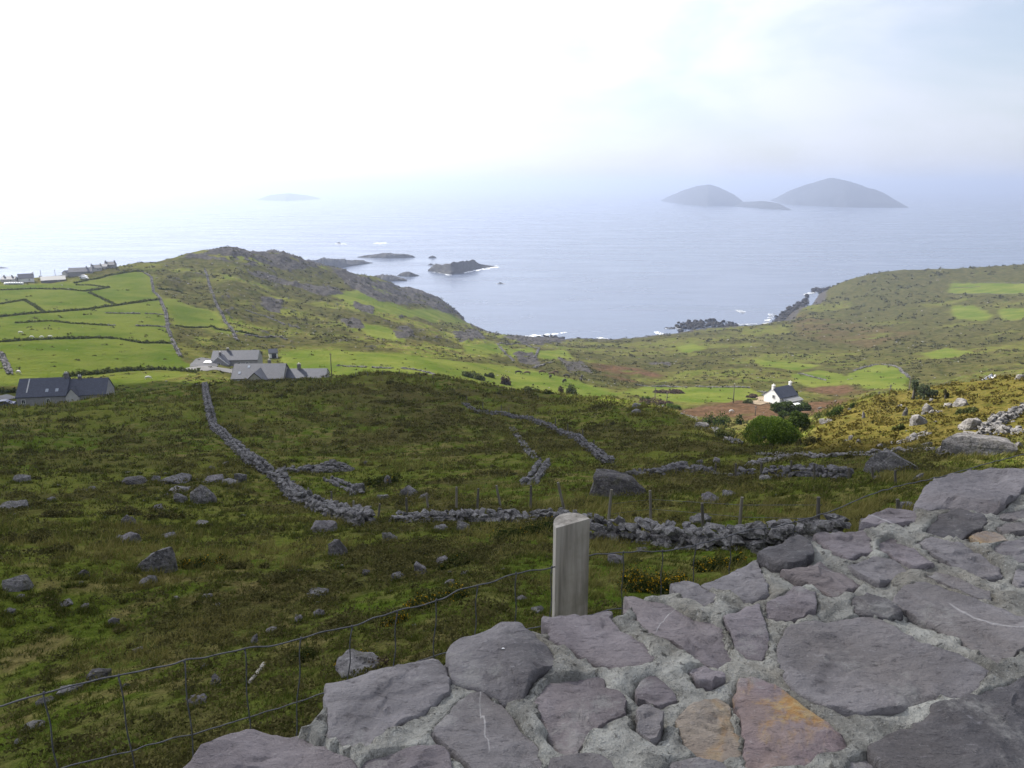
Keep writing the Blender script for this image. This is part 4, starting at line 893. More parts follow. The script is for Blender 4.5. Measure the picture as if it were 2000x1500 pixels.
for x, yt, yb in [(695,726,737),(718,727,735),(747,723,733),(780,722,733),(795,725,735),(820,727,737),(845,733,741)]: post("fence_stake", x, yt, x, yb, "thin stake on the dark crest in front of the bright field", POSTD, .07, "stakes on the dark crest")
# wires strung between the lower stakes
def strand(pts, r, nm, lb):
    P0_ = np.array(pts[0]); b = MB(); b.tube(np.array(pts)-P0_, r, 4); tag(b.build(nm, WIRE, None, True, P0_), lb, "wire")
for z_, lb in ((.8,"upper wire strung along the stakes above the near stone wall"),(.45,"lower wire strung along the stakes above the near stone wall")):
    pts = []
    for a_ in PP[12:17]:
        p = at(a_[2], a_[3], 8); pts.append(p+np.r_[0,0,z_])
    strand(pts, .006, "strand_wire", lb)
BPOS = []
# ------------------------------------------------------------------ boulders
def hullrock(px, yb, w, h, pts, label, mat, deep=.5, seed=1, rough=.05, name="boulder", dmin=4, group=None, fine=.045, cut=False):
    """boulder cut to a given block shape: pts are (across, depth, up) in fractions of its width, width and height"""
    p = at(px, yb-h*.1, dmin); R = np.linalg.norm(p-CAM); ww, hh = w*R/F, h*R/F/.93
    if cut: dp = -ray(px, yb)[2]/np.linalg.norm(ray(px, yb)); hh = max(hh-.55*deep*ww*dp, .42*hh)
    bm = bmesh.new()
    for a_, b_, c_ in pts: bm.verts.new(((a_-.5)*ww, b_*ww*deep, (c_ if c_ > 0 else -.35)*hh))
    bmesh.ops.convex_hull(bm, input=bm.verts[:]); bmesh.ops.delete(bm, geom=[v for v in bm.verts if not v.link_faces], context='VERTS')
    for _ in range(3): bmesh.ops.triangulate(bm, faces=bm.faces[:]); bmesh.ops.subdivide_edges(bm, edges=[q for q in bm.edges if q.calc_length() > ww*fine], cuts=1)
    bmesh.ops.triangulate(bm, faces=bm.faces[:]); bm.verts.ensure_lookup_table(); bm.verts.index_update()
    V = np.array([v.co[:] for v in bm.verts]); N_ = np.array([v.normal[:] for v in bm.verts]); f = np.array([[v.index for v in q.verts] for q in bm.faces]); bm.free()
    s_ = ww; V = V+N_*(ww*rough*(n3(V/s_*4+seed, seed)+.5*n3(V/s_*11+seed, seed+2)))[:,None]; st = np.round(n3(np.c_[V[:,0]*.3, V[:,1]*.3, V[:,2]*3]/s_*5+seed, seed+5)*2)/2; V = V+N_*(ww*rough*.35*st)[:,None]
    a = -atan2(p[0], p[1]); V = V@np.array([[cos(a),-sin(a),0],[sin(a),cos(a),0],[0,0,1]]).T; b = MB(); b.add(V, None, f); BPOS.append((p[0], p[1], ww))
    return tag(b.build(name, mat, None, False, np.array([p[0], p[1], hz(p[0], p[1])])), label, "rock", group)
def boulder(px, yb, w, h, label, mat=ROCK, seed=None, sub=None, skew=0.0, group=None, dmin=4):
    """angular stone: the hull of random base, shoulder and top points"""
    seed = seed if seed is not None else int(px*7+yb*13); r = np.random.RandomState(seed); pts = []
    for k in range(7): t_ = 2*pi*(k+r.rand()*.8)/7; q = r.uniform(.88, 1.0); pts.append((.5+.5*q*cos(t_), .5+.5*q*sin(t_), 0))
    for k in range(6): t_ = 2*pi*(k+r.rand())/6; q = r.uniform(.72, .98); pts.append((.5+.5*q*cos(t_), .5+.5*q*sin(t_), r.uniform(.28,.72)+skew*q*cos(t_)*1.2))
    tx, ty = r.uniform(-.2,.2,2)
    for k in range(r.randint(3,6)): t_ = 2*pi*r.rand(); q = r.uniform(.15, .6); pts.append((.5+tx+.5*q*cos(t_), .5+ty+.5*q*sin(t_), r.uniform(.80,1.0)+skew*q*cos(t_)*1.2))
    return hullrock(px, yb, w, h, pts, label, mat, r.uniform(.6,.95), seed%97, .035, "boulder", dmin, group, .06 if w > 40 else .13 if w > 14 else .3, True)
BO = [
 (37,1160,50,26,"pale-topped boulder near the left edge with dark heather below",ROCK,0),
 (254,1034,28,25,"upright grey boulder leading a small cluster in the heather",ROCKP,-.2),(254,1064,40,20,"wide low boulder at the foot of the small heather cluster",ROCKP,.1),(236,1060,18,12,"small stone at the left foot of the heather cluster",ROCK,0),(275,1042,14,9,"small pale stone right of the heather cluster",ROCKL,0),
 (353,964,44,12,"flat table-like slab among the stones on the left slope",ROCKL,0),(345,948,60,17,"long leaning slab behind the table-like slab",ROCK,.05),(263,948,50,13,"dark low slab at the left end of the stony band",ROCKD,0),(398,988,48,32,"big rounded pale boulder at the right of the stony band",ROCK,-.1),(311,1000,22,14,"stone below the flat table-like slab, in heather",ROCKL,0),(353,984,28,19,"stone directly under the flat table-like slab",ROCK,0),(305,944,18,12,"small stone in the stony band left of the long slab",ROCK,0),(415,985,20,20,"stone tucked against the big rounded pale boulder",ROCKP,0),
 (632,1043,56,24,"rounded whale-backed boulder at the lower end of the long wall",ROCKP,.05),(660,1090,38,34,"split boulder with a pointed top below the whale-backed one",ROCKP,-.15),(396,1028,28,9,"flat pale stone in the grass right of the heather cluster",ROCKL,0),(328,1054,32,10,"low grey slab between the heather cluster and the split boulder",ROCK,0),(43,943,30,12,"grey stone in the open grass near the left edge",ROCK,0),(181,960,16,9,"bright small stone in the grass of the left slope",ROCKL,0),(165,962,12,6,"little stone left of the bright small stone",ROCKL,0),(30,998,46,14,"long grey outcrop at the left edge above the heather",ROCK,.12),(100,979,17,7,"small flat stone right of the long left-edge outcrop",ROCK,0),(440,911,15,9,"pale stone left of the long wall's bend",ROCKL,0),(471,944,26,20,"blocky stone leaning on the long wall",ROCK,0),(450,949,34,12,"grey slab in front of the blocky leaning stone",ROCK,0),(418,944,40,12,"low stones beside the grey slab by the long wall",ROCKP,0),(414,920,14,9,"small stone beneath a red-brown rush tuft",ROCK,0),
 (223,1222,20,13,"grey stone half sunk at the edge of the heather",ROCKP,0),(280,1147,24,13,"rounded stone below the charcoal boulder",ROCKP,0),(298,1143,22,17,"dull stone joined to the rounded one below the charcoal boulder",ROCK,0),(405,1168,24,6,"thin white stone sliver in the grass",ROCKL,.1),(427,1187,10,9,"small white stone right of the thin sliver",ROCKL,0),(167,1192,16,11,"pale stone in the heather on the left slope",ROCKL,0),(126,1188,28,10,"low broken stones in the left heather",ROCK,0),(21,1201,20,10,"flat stone close to the left edge below the pale-topped boulder",ROCK,0),(164,1130,22,15,"dark stone in the heather left of the charcoal boulder",ROCKD,0),(40,1172,16,9,"little dark stone under the pale-topped boulder",ROCKP,0),
 (620,1168,48,13,"long pale slab lying in the grass above the fence wire",ROCK,.06),(531,1238,24,11,"grey wedge of stone just above the top wire",ROCKP,0),(583,1217,18,12,"blunt purple-grey stone left of a pair",ROCKP,0),(624,1205,24,13,"purple-grey stone right of the blunt one",ROCKP,0),(497,1263,15,20,"upright speckled stone poking over the top wire",ROCKP,0),(270,1277,20,11,"low stone in the grass over the middle of the wire",ROCKP,0),
 (823,1125,32,23,"egg-shaped blue-grey boulder in the near pasture",ROCKP,-.25),(776,1137,30,18,"sharp-edged boulder left of the egg-shaped one",ROCK,.15),(866,1103,30,12,"flat stone up right of the egg-shaped boulder",ROCKP,0),(906,1042,32,23,"domed boulder at the foot of the tumbled wall",ROCK,0),(861,1038,30,12,"low stone left of the domed boulder by the tumbled wall",ROCK,0),(762,1062,32,21,"peaked stone with a pale flat foot",ROCK,-.2),(699,965,34,21,"rounded boulder ending the short broken bank",ROCK,0),(758,950,20,19,"pale stone in front of dark gorse above the pasture",ROCKL,.3),(714,909,12,9,"single bright stone high on the pasture right of the cairn",ROCKL,0),(715,1125,17,12,"dark squat stone left of the sharp-edged boulder",ROCKD,0),(879,1123,12,8,"small pale stone right of the egg-shaped boulder",ROCK,0),(907,1123,18,8,"flat pale stone farther right of the egg-shaped boulder",ROCK,0),(878,1144,24,11,"flaky stone below the egg-shaped boulder",ROCKP,0),(1018,1175,24,10,"low stone left of the thick fence post",ROCKP,0),(1050,1199,30,9,"flat stones near the foot of the thick fence post",ROCK,0),(716,998,22,9,"thin pale slab behind the wall corner",ROCKL,.2),(748,977,28,11,"heap-like stone behind the stout dark stake",ROCK,0),(798,972,42,19,"jagged crusty boulder above the tumbled wall",ROCK,-.15),(830,975,26,11,"low stone right of the jagged crusty boulder",ROCKP,0),
 (1387,986,38,21,"domed purple-grey boulder beyond the near stone wall",ROCKP,0),(1367,1028,44,20,"slanted flat slab leaning behind the short dark stake",ROCK,.25),(1425,972,30,12,"dark stone right of the domed purple-grey boulder",ROCK,0),(1494,941,23,12,"bright stone in front of the ruined hollow wall",ROCKL,0),(1399,908,17,13,"block on top of the ruined hollow wall",ROCKP,0),(1335,917,24,17,"peaked block at the left of the ruined hollow wall",ROCK,0),(1367,908,14,10,"small stone between two blocks on the ruined hollow wall",ROCKP,0),(1375,842,40,16,"long crag on the ridge above the wooded gully",ROCK,-.3),(1612,828,23,9,"flat pale stone at the left foot of the golden slope",ROCKL,.05),(1182,1064,52,30,"biggest pale block built into the near stone wall, beside the thick post",ROCKL,0),(1203,1106,34,23,"blue-grey stone in front of yellow gorse",ROCKP,0),(1252,1083,26,12,"pale stone fallen from the near stone wall",ROCK,0),(1690,1035,32,22,"grey block against the parapet edge",ROCKP,0),(1638,1021,14,12,"small upright stone near the dark sturdy stake",ROCK,0),
 (1792,833,30,20,"rounded mossy boulder in the middle of the golden slope",ROCKL,0),(1767,814,10,17,"standing stone left of the mossy boulder",ROCK,0),(1811,807,19,15,"hooded stone with a dark hollow on the golden slope",ROCKL,0),(1828,808,26,6,"low pale ledge beside the hooded stone",ROCKL,0),(1850,798,16,10,"pale stone right of the hooded stone",ROCKL,0),(1875,796,28,15,"craggy pale outcrop highest of the golden slope group",ROCKL,.2),(1893,843,38,22,"sloping pale slab at the lower end of the right-hand wall",ROCKL,.35),(1756,797,10,6,"small pale stone near the top of the golden slope",ROCKL,0),(1808,877,22,13,"pale stone above the row at the foot of the golden slope",ROCK,.25),(1958,851,30,12,"flat stone below the second broken wall at the right",ROCK,0),(1993,741,16,8,"pale outcrop on the skyline at the right edge",ROCKL,0),(1941,824,16,13,"square dark block at the corner of the right-hand wall",ROCKD,0),(1894,849,22,5,"thin white slab under the sloping pale slab",ROCKL,0),(1791,945,18,17,"leaning pale stone just past the wire near the parapet",ROCK,.3),(1715,941,18,11,"dark stone at the foot of a stake by the wedge boulder",ROCKD,0),(1773,998,34,18,"lichened stone wedged behind the stake stump at the parapet",ROCK,0),(1718,876,12,9,"lone stone low on the golden slope",ROCKL,0),(1661,860,8,9,"tiny upright stone left on the golden slope",ROCKL,0),(1687,818,7,13,"thin upright stone high left on the golden slope",ROCKP,0),(1988,878,16,12,"rusty stone right of the great boulder",ROCKP,0),
 (138,1356,44,13,"pale flat stone just under the top wire at the left",ROCK,0),(90,1377,30,10,"flat grey stone under the wire left of the pale one",ROCK,0),(67,1428,36,13,"white flat stone inside the fence near the left corner",ROCKL,0),(387,1380,38,18,"grey crumbly stone behind the third fence stay",ROCKP,0),(421,1344,21,20,"tall stone between two fence stays",ROCKP,.2),(399,1308,13,11,"small speckled stone just under the top wire",ROCK,0),(195,1332,42,20,"dark rock overgrown with heather at the wire",ROCKD,.1),(247,1345,15,9,"small stone right of the dark overgrown rock",ROCKP,0),(36,1458,12,11,"small white stone near the bottom left corner",ROCKL,0),(222,1476,11,9,"small pale stone at the bottom wire",ROCKL,0),(700,1325,90,22,"long flat greenish slab beside the parapet edge",ROCKL,.02),
 (1125,712,0,0,"",None,0)]
for t_ in BO:
    if not t_[5]: continue
    boulder(t_[0], t_[1], t_[2], t_[3], t_[4], t_[5], skew=t_[6])
hullrock(1210,974,120,38,[(0,0,0),(.06,0,.9),(.10,.1,1),(.30,.0,1.0),(.42,.1,1.02),(.60,0,.86),(.68,.3,.92),(.9,0,.40),(1,0,0),(.5,-.35,0),(.1,-.2,0),(.1,.8,.9),(.6,.9,.8),(.9,.6,0),(.2,-.18,.55)],"huge dark flat-topped outcrop in the hollow, undercut on its left",ROCKD,.5,3,.035)
hullrock(1908,892,112,27,[(0,0,0),(.02,0,.55),(.10,.1,.82),(.28,.1,.95),(.55,.12,1.0),(.80,.1,1.0),(.97,.1,.95),(1,0,.7),(.93,0,0),(.5,-.15,0),(.15,-.12,0),(.3,-.06,.5),(.7,-.04,.6),(.2,.9,.8),(.85,.9,.9),(.9,1,0),(.1,1,0)],"great long grey boulder near the right edge, block-shaped with a flat top",ROCKL,.4,5,.022)
hullrock(1850,892,42,23,[(0,0,0),(.1,0,.35),(.45,.05,.8),(.8,.1,1),(1,.1,1.02),(1,0,0),(.5,-.2,0),(.3,.8,.5),(.95,.9,.9),(.9,1,0),(.2,1,0)],"rounded left piece split off the great grey boulder",ROCKL,.8,6,.025)
hullrock(1752,921,104,27,[(0,0,0),(.06,0,.5),(.20,.05,.95),(.36,.08,1.0),(.55,.1,.6),(.8,.05,.30),(1,0,.05),(.6,-.1,0),(.1,-.12,0),(.25,-.08,.35),(.3,.7,.9),(.7,.6,.2),(.9,.3,0),(.1,.6,0)],"wedge-shaped grey boulder sloping to the right in the hollow",ROCK,.5,7,.022)
hullrock(306,1120,66,35,[(0,0,0),(.03,0,.35),(.20,.05,.62),(.55,.12,.95),(.93,.15,1.0),(.98,.1,.75),(.95,0,.35),(.55,-.1,.2),(.2,-.15,0),(.8,-.05,.0),(1,.4,0),(.5,.8,.6),(.9,.7,.8),(.1,.6,0)],"large tilted charcoal boulder alone in the heather, highest corner to the right",ROCK,.6,8,.03)
boulder(1243,812,26,13,"lower slab of the stacked outcrop on the middle slope",ROCK,seed=5); boulder(1243,800,24,11,"upper slab of the stacked outcrop on the middle slope",ROCK,seed=6)
# cairn: one heap of loose stones
def heap(name, px, yb, w, h, label, stone, n, seed, mat=ROCK, cat="stone heap"):
    p = at(px, yb, 8); R = np.linalg.norm(p-CAM); r = np.random.RandomState(seed); ww, hh = w*R/F/2, h*R/F; b = MB(); a = -atan2(p[0], p[1])
    for k in range(n):
        q = r.uniform(-1,1,2); q = q/max(1, np.linalg.norm(q)/.98); z = hh*max(.05, 1-np.linalg.norm(q)**1.6)*r.uniform(.4,1)
        V, f = TPL[1][r.randint(24)]; V = V*stone*r.uniform(.5,1.1)*np.array([1.2,.9,.7]); x, y = q*np.array([ww, ww*.7]); x, y = x*cos(a)-y*sin(a), x*sin(a)+y*cos(a)
        gz = hz(p[0]+x, p[1]+y)-p[2]; b.add(V+np.array([x, y, gz+z]), None, f)
    return tag(b.build(name, mat, None, False, p), label, cat)
heap("cairn", 650, 921, 72, 23, "broad mound of heaped grey stones right of the long wall's top bend", .34, 260, 3)
heap("stone_heap", 1490, 905, 60, 9, "scatter of pale stones below the round gully tree", .3, 70, 4, ROCKL)
# individual small stones on the near slopes
rs = np.random.RandomState(12); ZN = [("small grey stone half sunk in the heather of the left slope","loose stones on the left slope",0,600,900,1250,60),("small pale stone in the near pasture below the tumbled wall","loose stones in the near pasture",560,1080,1060,1260,40),("small flat pale stone in the stony patch beyond the near wall","flat stones of the stony patch",1480,1760,960,1040,60),("small pale stone in the stony band left of the long hillside wall","loose stones in the stony band",225,500,905,1010,45),("small pale stone on the golden slope","loose stones on the golden slope",1600,1990,780,880,22)]
for lb, gp, x0, x1, y0, y1, n in ZN:
    for k in range(n):
        x, y = rs.uniform(x0, x1), rs.uniform(y0, y1); w = 3.5+8*rs.rand()**2*(1.1 if y > 1000 else .9)
        boulder(x, y, w, w*rs.uniform(.35,.6), lb, (ROCK, ROCKL, ROCKP)[rs.randint(3)] if gp != "flat stones of the stony patch" else ROCKL, seed=3000+k+int(x), sub=2 if w > 8 else 1, group=gp)
# ------------------------------------------------------------------ ground vegetation (uncountable)
def scatter(n, dlo, dhi, seed, az=37.5, pw=0.0):
    r = np.random.RandomState(seed); th = np.radians(r.uniform(-az, az, n)); d = np.exp(r.uniform(math.log(dlo), math.log(dhi), n)) if pw == 0 else np.sqrt(r.uniform(dlo**2, dhi**2, n))
    x, y = d*np.sin(th), d*np.cos(th); z, i, j = hz_v(x, y); return r, x, y, z, i, j, d
def lumps(name, mat, sel, x, y, z, d, r, size, n, leaf, flat=.6, hgt=.75, lo=0., hi=1., flower=0., kind='stuff', label=None):
    b = MB(); o0 = np.array([0, 0, H-20.])
    idx = np.nonzero(sel)[0]
    for k in idx:
        s = size(d[k])*r.uniform(.6, 1.5); t0 = r.uniform(lo, hi*.6); leafcloud(b, r, np.array([x[k], y[k], z[k]-.12*s])-o0, (s*r.uniform(.8,1.5), s*r.uniform(.8,1.3), s*hgt*r.uniform(.7,1.2)), n(d[k]), leaf(d[k])*r.uniform(.8,1.2), t0, min(1, t0+.28), flower*(r.rand() < .25))
    return tag(b.build(name, mat, None, False, o0), label, None, None, kind)
fovc = lambda x, y, z: (lambda p: (p[0] > -60) & (p[0] < 2060) & (p[1] < 1560))(project(x, y, z))
nowall = lambda x, y: (x*WN[0]+y*WN[1] < np.interp(x*WDIR[0]+y*WDIR[1], su, sv)-.35)
r, x, y, z, i, j, d = scatter(11500, 3.2, 175, 21)
hm = heath[i,j]; gm = gold[i,j]
sel = fovc(x,y,z) & nowall(x,y) & (r.rand(len(x)) < np.clip(hm*.8+.05, 0, 1)*(1-.9*gm)) & (fieldm[i,j] < .3)
lumps("heather", HEATHER, sel, x, y, z, d, r, lambda q: .12+.0080*q, lambda q: int(np.clip(85-q*.4, 36, 84)), lambda q: .012+.0013*q, label="brown heather and low gorse on the near slopes", hgt=.6)
r, x, y, z, i, j, d = scatter(5200, 34, 175, 22)
sel = (gold[i,j] > .35)
GOLDM = mat_leaf("golden_sprig", (.058,.054,.013), (.150,.118,.032))
lumps("golden_gorse", GOLDM, sel, x, y, z, d, r, lambda q: .10+.0055*q, lambda q: 26, lambda q: .012+.0016*q, label="low golden-brown gorse on the right slope", hgt=.6)
r, x, y, z, i, j, d = scatter(1300, 16, 172, 27)
sel = fovc(x,y,z) & nowall(x,y) & (r.rand(len(x)) < np.clip(.25+heath[i,j], 0, 1)) & (fieldm[i,j] < .3) & (gold[i,j] < .4)
lumps("heather", HEATHER, sel, x, y, z, d, r, lambda q: .20+.0075*q, lambda q: 130, lambda q: .010+.0010*q, label="darker heather mounds on the near slopes", hgt=.55, lo=0., hi=.5)
# grass blades
def blades(name, n, dlo, dhi, seed, mat, hb, wid, per, dry):
    r, x, y, z, i, j, d = scatter(n, dlo, dhi, seed)
    ex = [(bx+bw*.56*cos(t_), by+bw*.46*sin(t_)) for bx, by, bw in BPOS if dlo < math.hypot(bx, by) < dhi for t_ in r.uniform(pi, 2*pi, int(min(26, 8+bw*12)))]
    if ex:
        ex = np.array(ex); ze, ie, je = hz_v(ex[:,0], ex[:,1]); x, y, z, i, j = np.r_[x, ex[:,0]], np.r_[y, ex[:,1]], np.r_[z, ze], np.r_[i, ie], np.r_[j, je]; d = np.hypot(x, y); n = len(x)
    sel = fovc(x,y,z) & nowall(x,y) & (r.rand(n) < 1.0-.55*heath[i,j]) & (fieldm[i,j] < .3) & (gold[i,j] < .6); x, y, z, d = x[sel], y[sel], z[sel], d[sel]; m = len(x)
    drym = sstep(-.1,.5, fbm(x/3.5, y/3.5, 3, 303)); hbk = hb(d)*r.uniform(.6,1.3,m)*(1+.6*drym)
    X = np.repeat(np.c_[x,y,z-.02], per, 0); M = m*per; hk = np.repeat(hbk, per)*r.uniform(.6,1.2,M); sp = np.repeat(hbk, per)*.75
    a = r.uniform(0, 2*pi, M); rad = sp*np.sqrt(r.rand(M)); base = X+np.c_[np.cos(a)*rad, np.sin(a)*rad, 0*a]
    lean = np.c_[r.normal(size=M)*.4+.22, r.normal(size=M)*.4-.1, np.ones(M)]; tip = base+lean*hk[:,None]
    b2 = r.uniform(0, pi, M); wv = np.c_[np.cos(b2), np.sin(b2), 0*b2]*(np.repeat(wid(d), per)*r.uniform(.7,1.3,M))[:,None]
    V = np.stack([base-wv, base+wv, tip], 1).reshape(-1,3); t = np.clip(r.uniform(.0,.55,M)+dry*np.repeat(drym, per)*r.uniform(.2,1,M), 0, 1)
    col = np.repeat(np.stack([t, 0*t, 0*t], -1), 3, 0); b = MB(); o0 = np.array([0,0,H-20.]); b.add(V-o0, None, np.arange(3*M).reshape(-1,3), col)
    return tag(b.build(name, mat, None, False, o0), "rough pasture grass, green with dry tips", None, None, 'stuff')
blades("grass", 15000, 2.6, 34, 31, GRASSM, lambda q: .05+.0045*q, lambda q: .0016+.00062*q, 16, .8)
blades("hill_grass", 16000, 30, 170, 32, GRASSM, lambda q: .07+.0032*q, lambda q: .0006*q, 9, .5)
# far scrub
r, x, y, z, i, j, d = scatter(20000, 165, 1200, 41, 37)
dens = np.clip(.18+.9*sstep(-.05,.4, fbm(x/32, y/26, 4, 404))+.3*vnoise(x/9,y/9,405), 0, 1)
sel = fovc(x,y,z) & (z > 3) & (r.rand(len(x)) < np.where(fieldm[i,j] < .15, dens, .07*(d < 480))) & (brack[i,j] < .5)
lumps("scrub", SCRUB, sel, x, y, z, d, r, lambda q: .0026*q, lambda q: 9, lambda q: .0012*q, label="low scrub and heather dotting the far slopes", hgt=.55)
# far pale rocks
r, x, y, z, i, j, d = scatter(9000, 175, 1200, 43, 37)
dn = np.clip(sstep(.12,.6, fbm(x/28, y/28, 4, 505)), 0, 1)*.75+.04; dn = dn*(1+1.2*hillm[i,j])
sel = fovc(x,y,z) & (z > 1.5) & (r.rand(len(x)) < np.where(fieldm[i,j] < .1, dn*.5, .02))
b = MB(); o0 = np.array([0,0,60.])
for k in np.nonzero(sel)[0]:
    V, f = TPL[1][r.randint(24)]; s = d[k]*.0011*r.uniform(.35,1.4)*np.array([1.5,1,.7]); a = r.uniform(0,pi); Q = V*s; Q = np.c_[Q[:,0]*cos(a)-Q[:,1]*sin(a), Q[:,0]*sin(a)+Q[:,1]*cos(a), Q[:,2]]
    b.add(Q+np.array([x[k],y[k],z[k]+s[2]*.25])-o0, None, f)
FARR = mat_rock("far_pale_rock", (.13,.125,.12), (.27,.26,.25), .3, .3, .5)
tag(b.build("scattered_rocks", FARR, None, False, o0), "pale rocks strewn over the far slopes", None, None, 'stuff')
# ------------------------------------------------------------------ bushes and trees
def bush(name, px, yb, w, h, label, mat=GORSE, seed=1, flower=0., n=900, cat="bush", group=None, dmin=4, lo=0., hi=1., lob=6):
    p = at(px, yb, dmin); R = np.linalg.norm(p-CAM); ww, hh = w*R/F/2, h*R/F; r = np.random.RandomState(seed); b = MB(); a = -atan2(p[0], p[1])
    leaf = max(R*.0011, .012)*1.1
    for k in range(lob):
        q = r.uniform(-1,1,2)*np.array([.92,.7]) if k else np.zeros(2); x, y = q*ww; x, y = x*cos(a)-y*sin(a), x*sin(a)+y*cos(a); f = r.uniform(.25,.62) if k else .58
        gz = hz(p[0]+x, p[1]+y)-p[2]
        leafcloud(b, r, (x, y, gz-.1*hh), (ww*f*.8, ww*f*.7, hh*(f+.2)), n//lob, leaf, lo, hi, flower)
        V, fc = TPL[1][r.randint(24)]; b.add(V*np.array([ww*f*.62, ww*f*.55, hh*(f+.2)*.75])+np.array([x, y, gz-.05*hh]), None, fc, (.03,0,0))
    return tag(b.build(name, mat, None, False, p), label, cat, group)
bush("gorse_bush",1275,1150,120,62,"dark gorse bush dotted with yellow flowers right of the thick fence post",GORSE,1,.17,5600,lob=18)
bush("gorse_bush",1400,1108,90,34,"gorse bush with a few yellow flowers at the right end of the near wall",GORSE,2,.10,2400,lob=12)
bush("gorse_bush",1040,1042,130,34,"long dark gorse thicket under the tumbled wall left of the thick post",GORSE,3,.02,2600,lob=9)
bush("gorse_bush",850,1178,110,40,"spreading gorse with yellow flowers in the near pasture",GORSE,4,.14,3200,lob=15)
bush("gorse_bush",690,1300,60,40,"small gorse with bright yellow tips just above the parapet's flat slab",GORSE,5,.2,2200,lob=10)
bush("gorse_bush",775,1218,50,30,"small flowering gorse touching the top wire",GORSE,6,.2,1600,lob=10)
bush("gorse_bush",600,1290,70,36,"dark gorse clump under the wire, without flowers",GORSE,7,.02,1900)
bush("gorse_bush",750,945,70,28,"dark gorse bank behind the pale stone on the pasture",GORSE,8,.03,1500)
bush("gorse_bush",822,1082,110,22,"low dark heather bank left of the thick fence post",HEATHER,9,0,1800)
bush("gorse_bush",890,1100,100,22,"dark low bank of gorse crossing the near pasture",GORSE,10,.01,1800)
bush("gorse_bush",400,1105,70,26,"orange-flecked gorse right of the charcoal boulder",GORSE,11,.14,1800)
bush("bramble",742,1305,40,34,"dry brown bramble by the parapet",BARE,12,0,900,"bush")
for a_ in [(1280,790,70,20,"tangled brown thicket behind the ridge edge",BARE,21),(1120,770,30,26,"rounded dark bush on the crest below the cattle",HEDGE,22),(991,752,26,25,"russet leafless bush on the crest beside the bright field",BARE,23),(1030,764,44,14,"low dark bush on the crest right of the russet bush",HEDGE,24),(922,738,52,20,"spiky dark thicket in the bright field",HEDGE,25),(958,737,20,14,"smaller dark thicket right of the spiky one",HEDGE,26),(1265,784,22,15,"bright green rounded bush behind the ridge",TREE,27),(1310,798,36,12,"low green bush down the ridge from the rounded one",TREE,28),(1072,769,14,8,"tiny dark bush on the crest between two bushes",HEDGE,29),
 (1573,802,40,24,"bush at the right corner of the white cottage",TREED,30),(1545,770,20,12,"small bush behind the white cottage",TREED,31),(1640,806,48,17,"flat-topped green bush on the bracken right of the cottage",TREED,32),(1600,815,30,12,"dark brown scrub below the flat-topped bush",HEDGE,33),(1462,786,22,8,"dark bush left of the white cottage",HEDGE,34),(1470,776,26,8,"reddish shrub beside the cottage track",BARE,35),(1410,835,70,42,"dark green thicket left of the round gully tree",TREED,36),(1385,830,44,22,"greyish thorn scrub at the left of the gully",BARE,37),(1428,858,50,30,"dark thorn scrub deep in the gully",HEDGE,38),(1888,806,30,14,"dark gorse patch among the golden slope rocks",HEDGE,39),(1757,842,24,16,"dark green bush left of the mossy boulder",HEDGE,40),(1580,868,40,20,"pale willow scrub right of the round gully tree",SCRUB,41),(1310,768,60,10,"brown scrub band at the near edge of the cottage field",BARE,42)]:
    bush("bush", *a_[:5], a_[5], a_[6], 0, 1500 if a_[2] > 30 else 700, dmin=60)
for k,(x_,y_) in enumerate([(110,1080),(330,1012),(480,1110),(130,1010),(60,1055),(245,1005)]): bush("gorse_bush",x_,y_,70,22,["brown heather mound left of the charcoal boulder","heather mound below the table slab","heather mound up right of the flecked gorse","heather mound beneath the left-edge outcrop","heather mound near the left edge","heather mound above the small boulder cluster"][k],HEATHER,60+k,0,1400)
def tree(name, px, yb, w, h, label, mat, seed, n=6000, lob=12, conif=False, dmin=60, trunkh=.3, group=None):
    p = at(px, yb, dmin); R = np.linalg.norm(p-CAM); ww, hh = w*R/F/2, h*R/F*1.03; r = np.random.RandomState(seed); e = tag(empty(name, p), label, "tree", group)
    t = MB(); t.tube([[0,0,-.4],[.05*ww,0,hh*.2],[0,.03*ww,hh*.45],[.02*ww,0,hh*(.9 if conif else .6)]], [.07*hh,.055*hh,.04*hh,.01*hh], 8)
    cr = MB(); leaf = R*.0011; a = -atan2(p[0], p[1])
    if conif:
        for k in range(n//60):
            zf = r.uniform(.06, 1); rr_ = ww*(1.02-zf)**.8*r.uniform(.5,1.05); an = r.uniform(0, 2*pi)
            leafcloud(cr, r, (rr_*.55*cos(an), rr_*.55*sin(an), hh*zf-.05*hh), (rr_*.5+.1, rr_*.5+.1, hh*.045), 60, leaf, 0, 1, 0, False)
    else:
        for k in range(lob):
            u = r.normal(size=3); u /= np.linalg.norm(u); u[2] = abs(u[2])*1.0-.25
            c = np.array([u[0]*ww*.55, u[1]*ww*.55, hh*(.34+.40*u[2])]); f = r.uniform(.26,.46)
            leafcloud(cr, r, c, (ww*f, ww*f, hh*f*.62), n//lob, leaf, 0, 1, 0, False)
            t.tube([[0,0,hh*.25], c*.6+np.array([0,0,hh*.1]), c], [.03*hh,.02*hh,.008*hh], 5)
    t.build("trunk", POSTD, e, True); cr.build("crown", mat, e, False); return e
tree("tree",1505,872,112,62,"broad rounded bright green tree filling the gully below the white cottage",TREE,5,16000,24)
tree("tree",1500,838,66,32,"low green tree crown just behind the broad gully tree",TREE,6,6000,9)
tree("tree",1528,818,64,36,"dark tree between the broad gully tree and the cottage",TREED,7,6000,9)
tree("tree",1556,845,62,46,"dark tree right of the broad gully tree",TREED,8,7000,10)
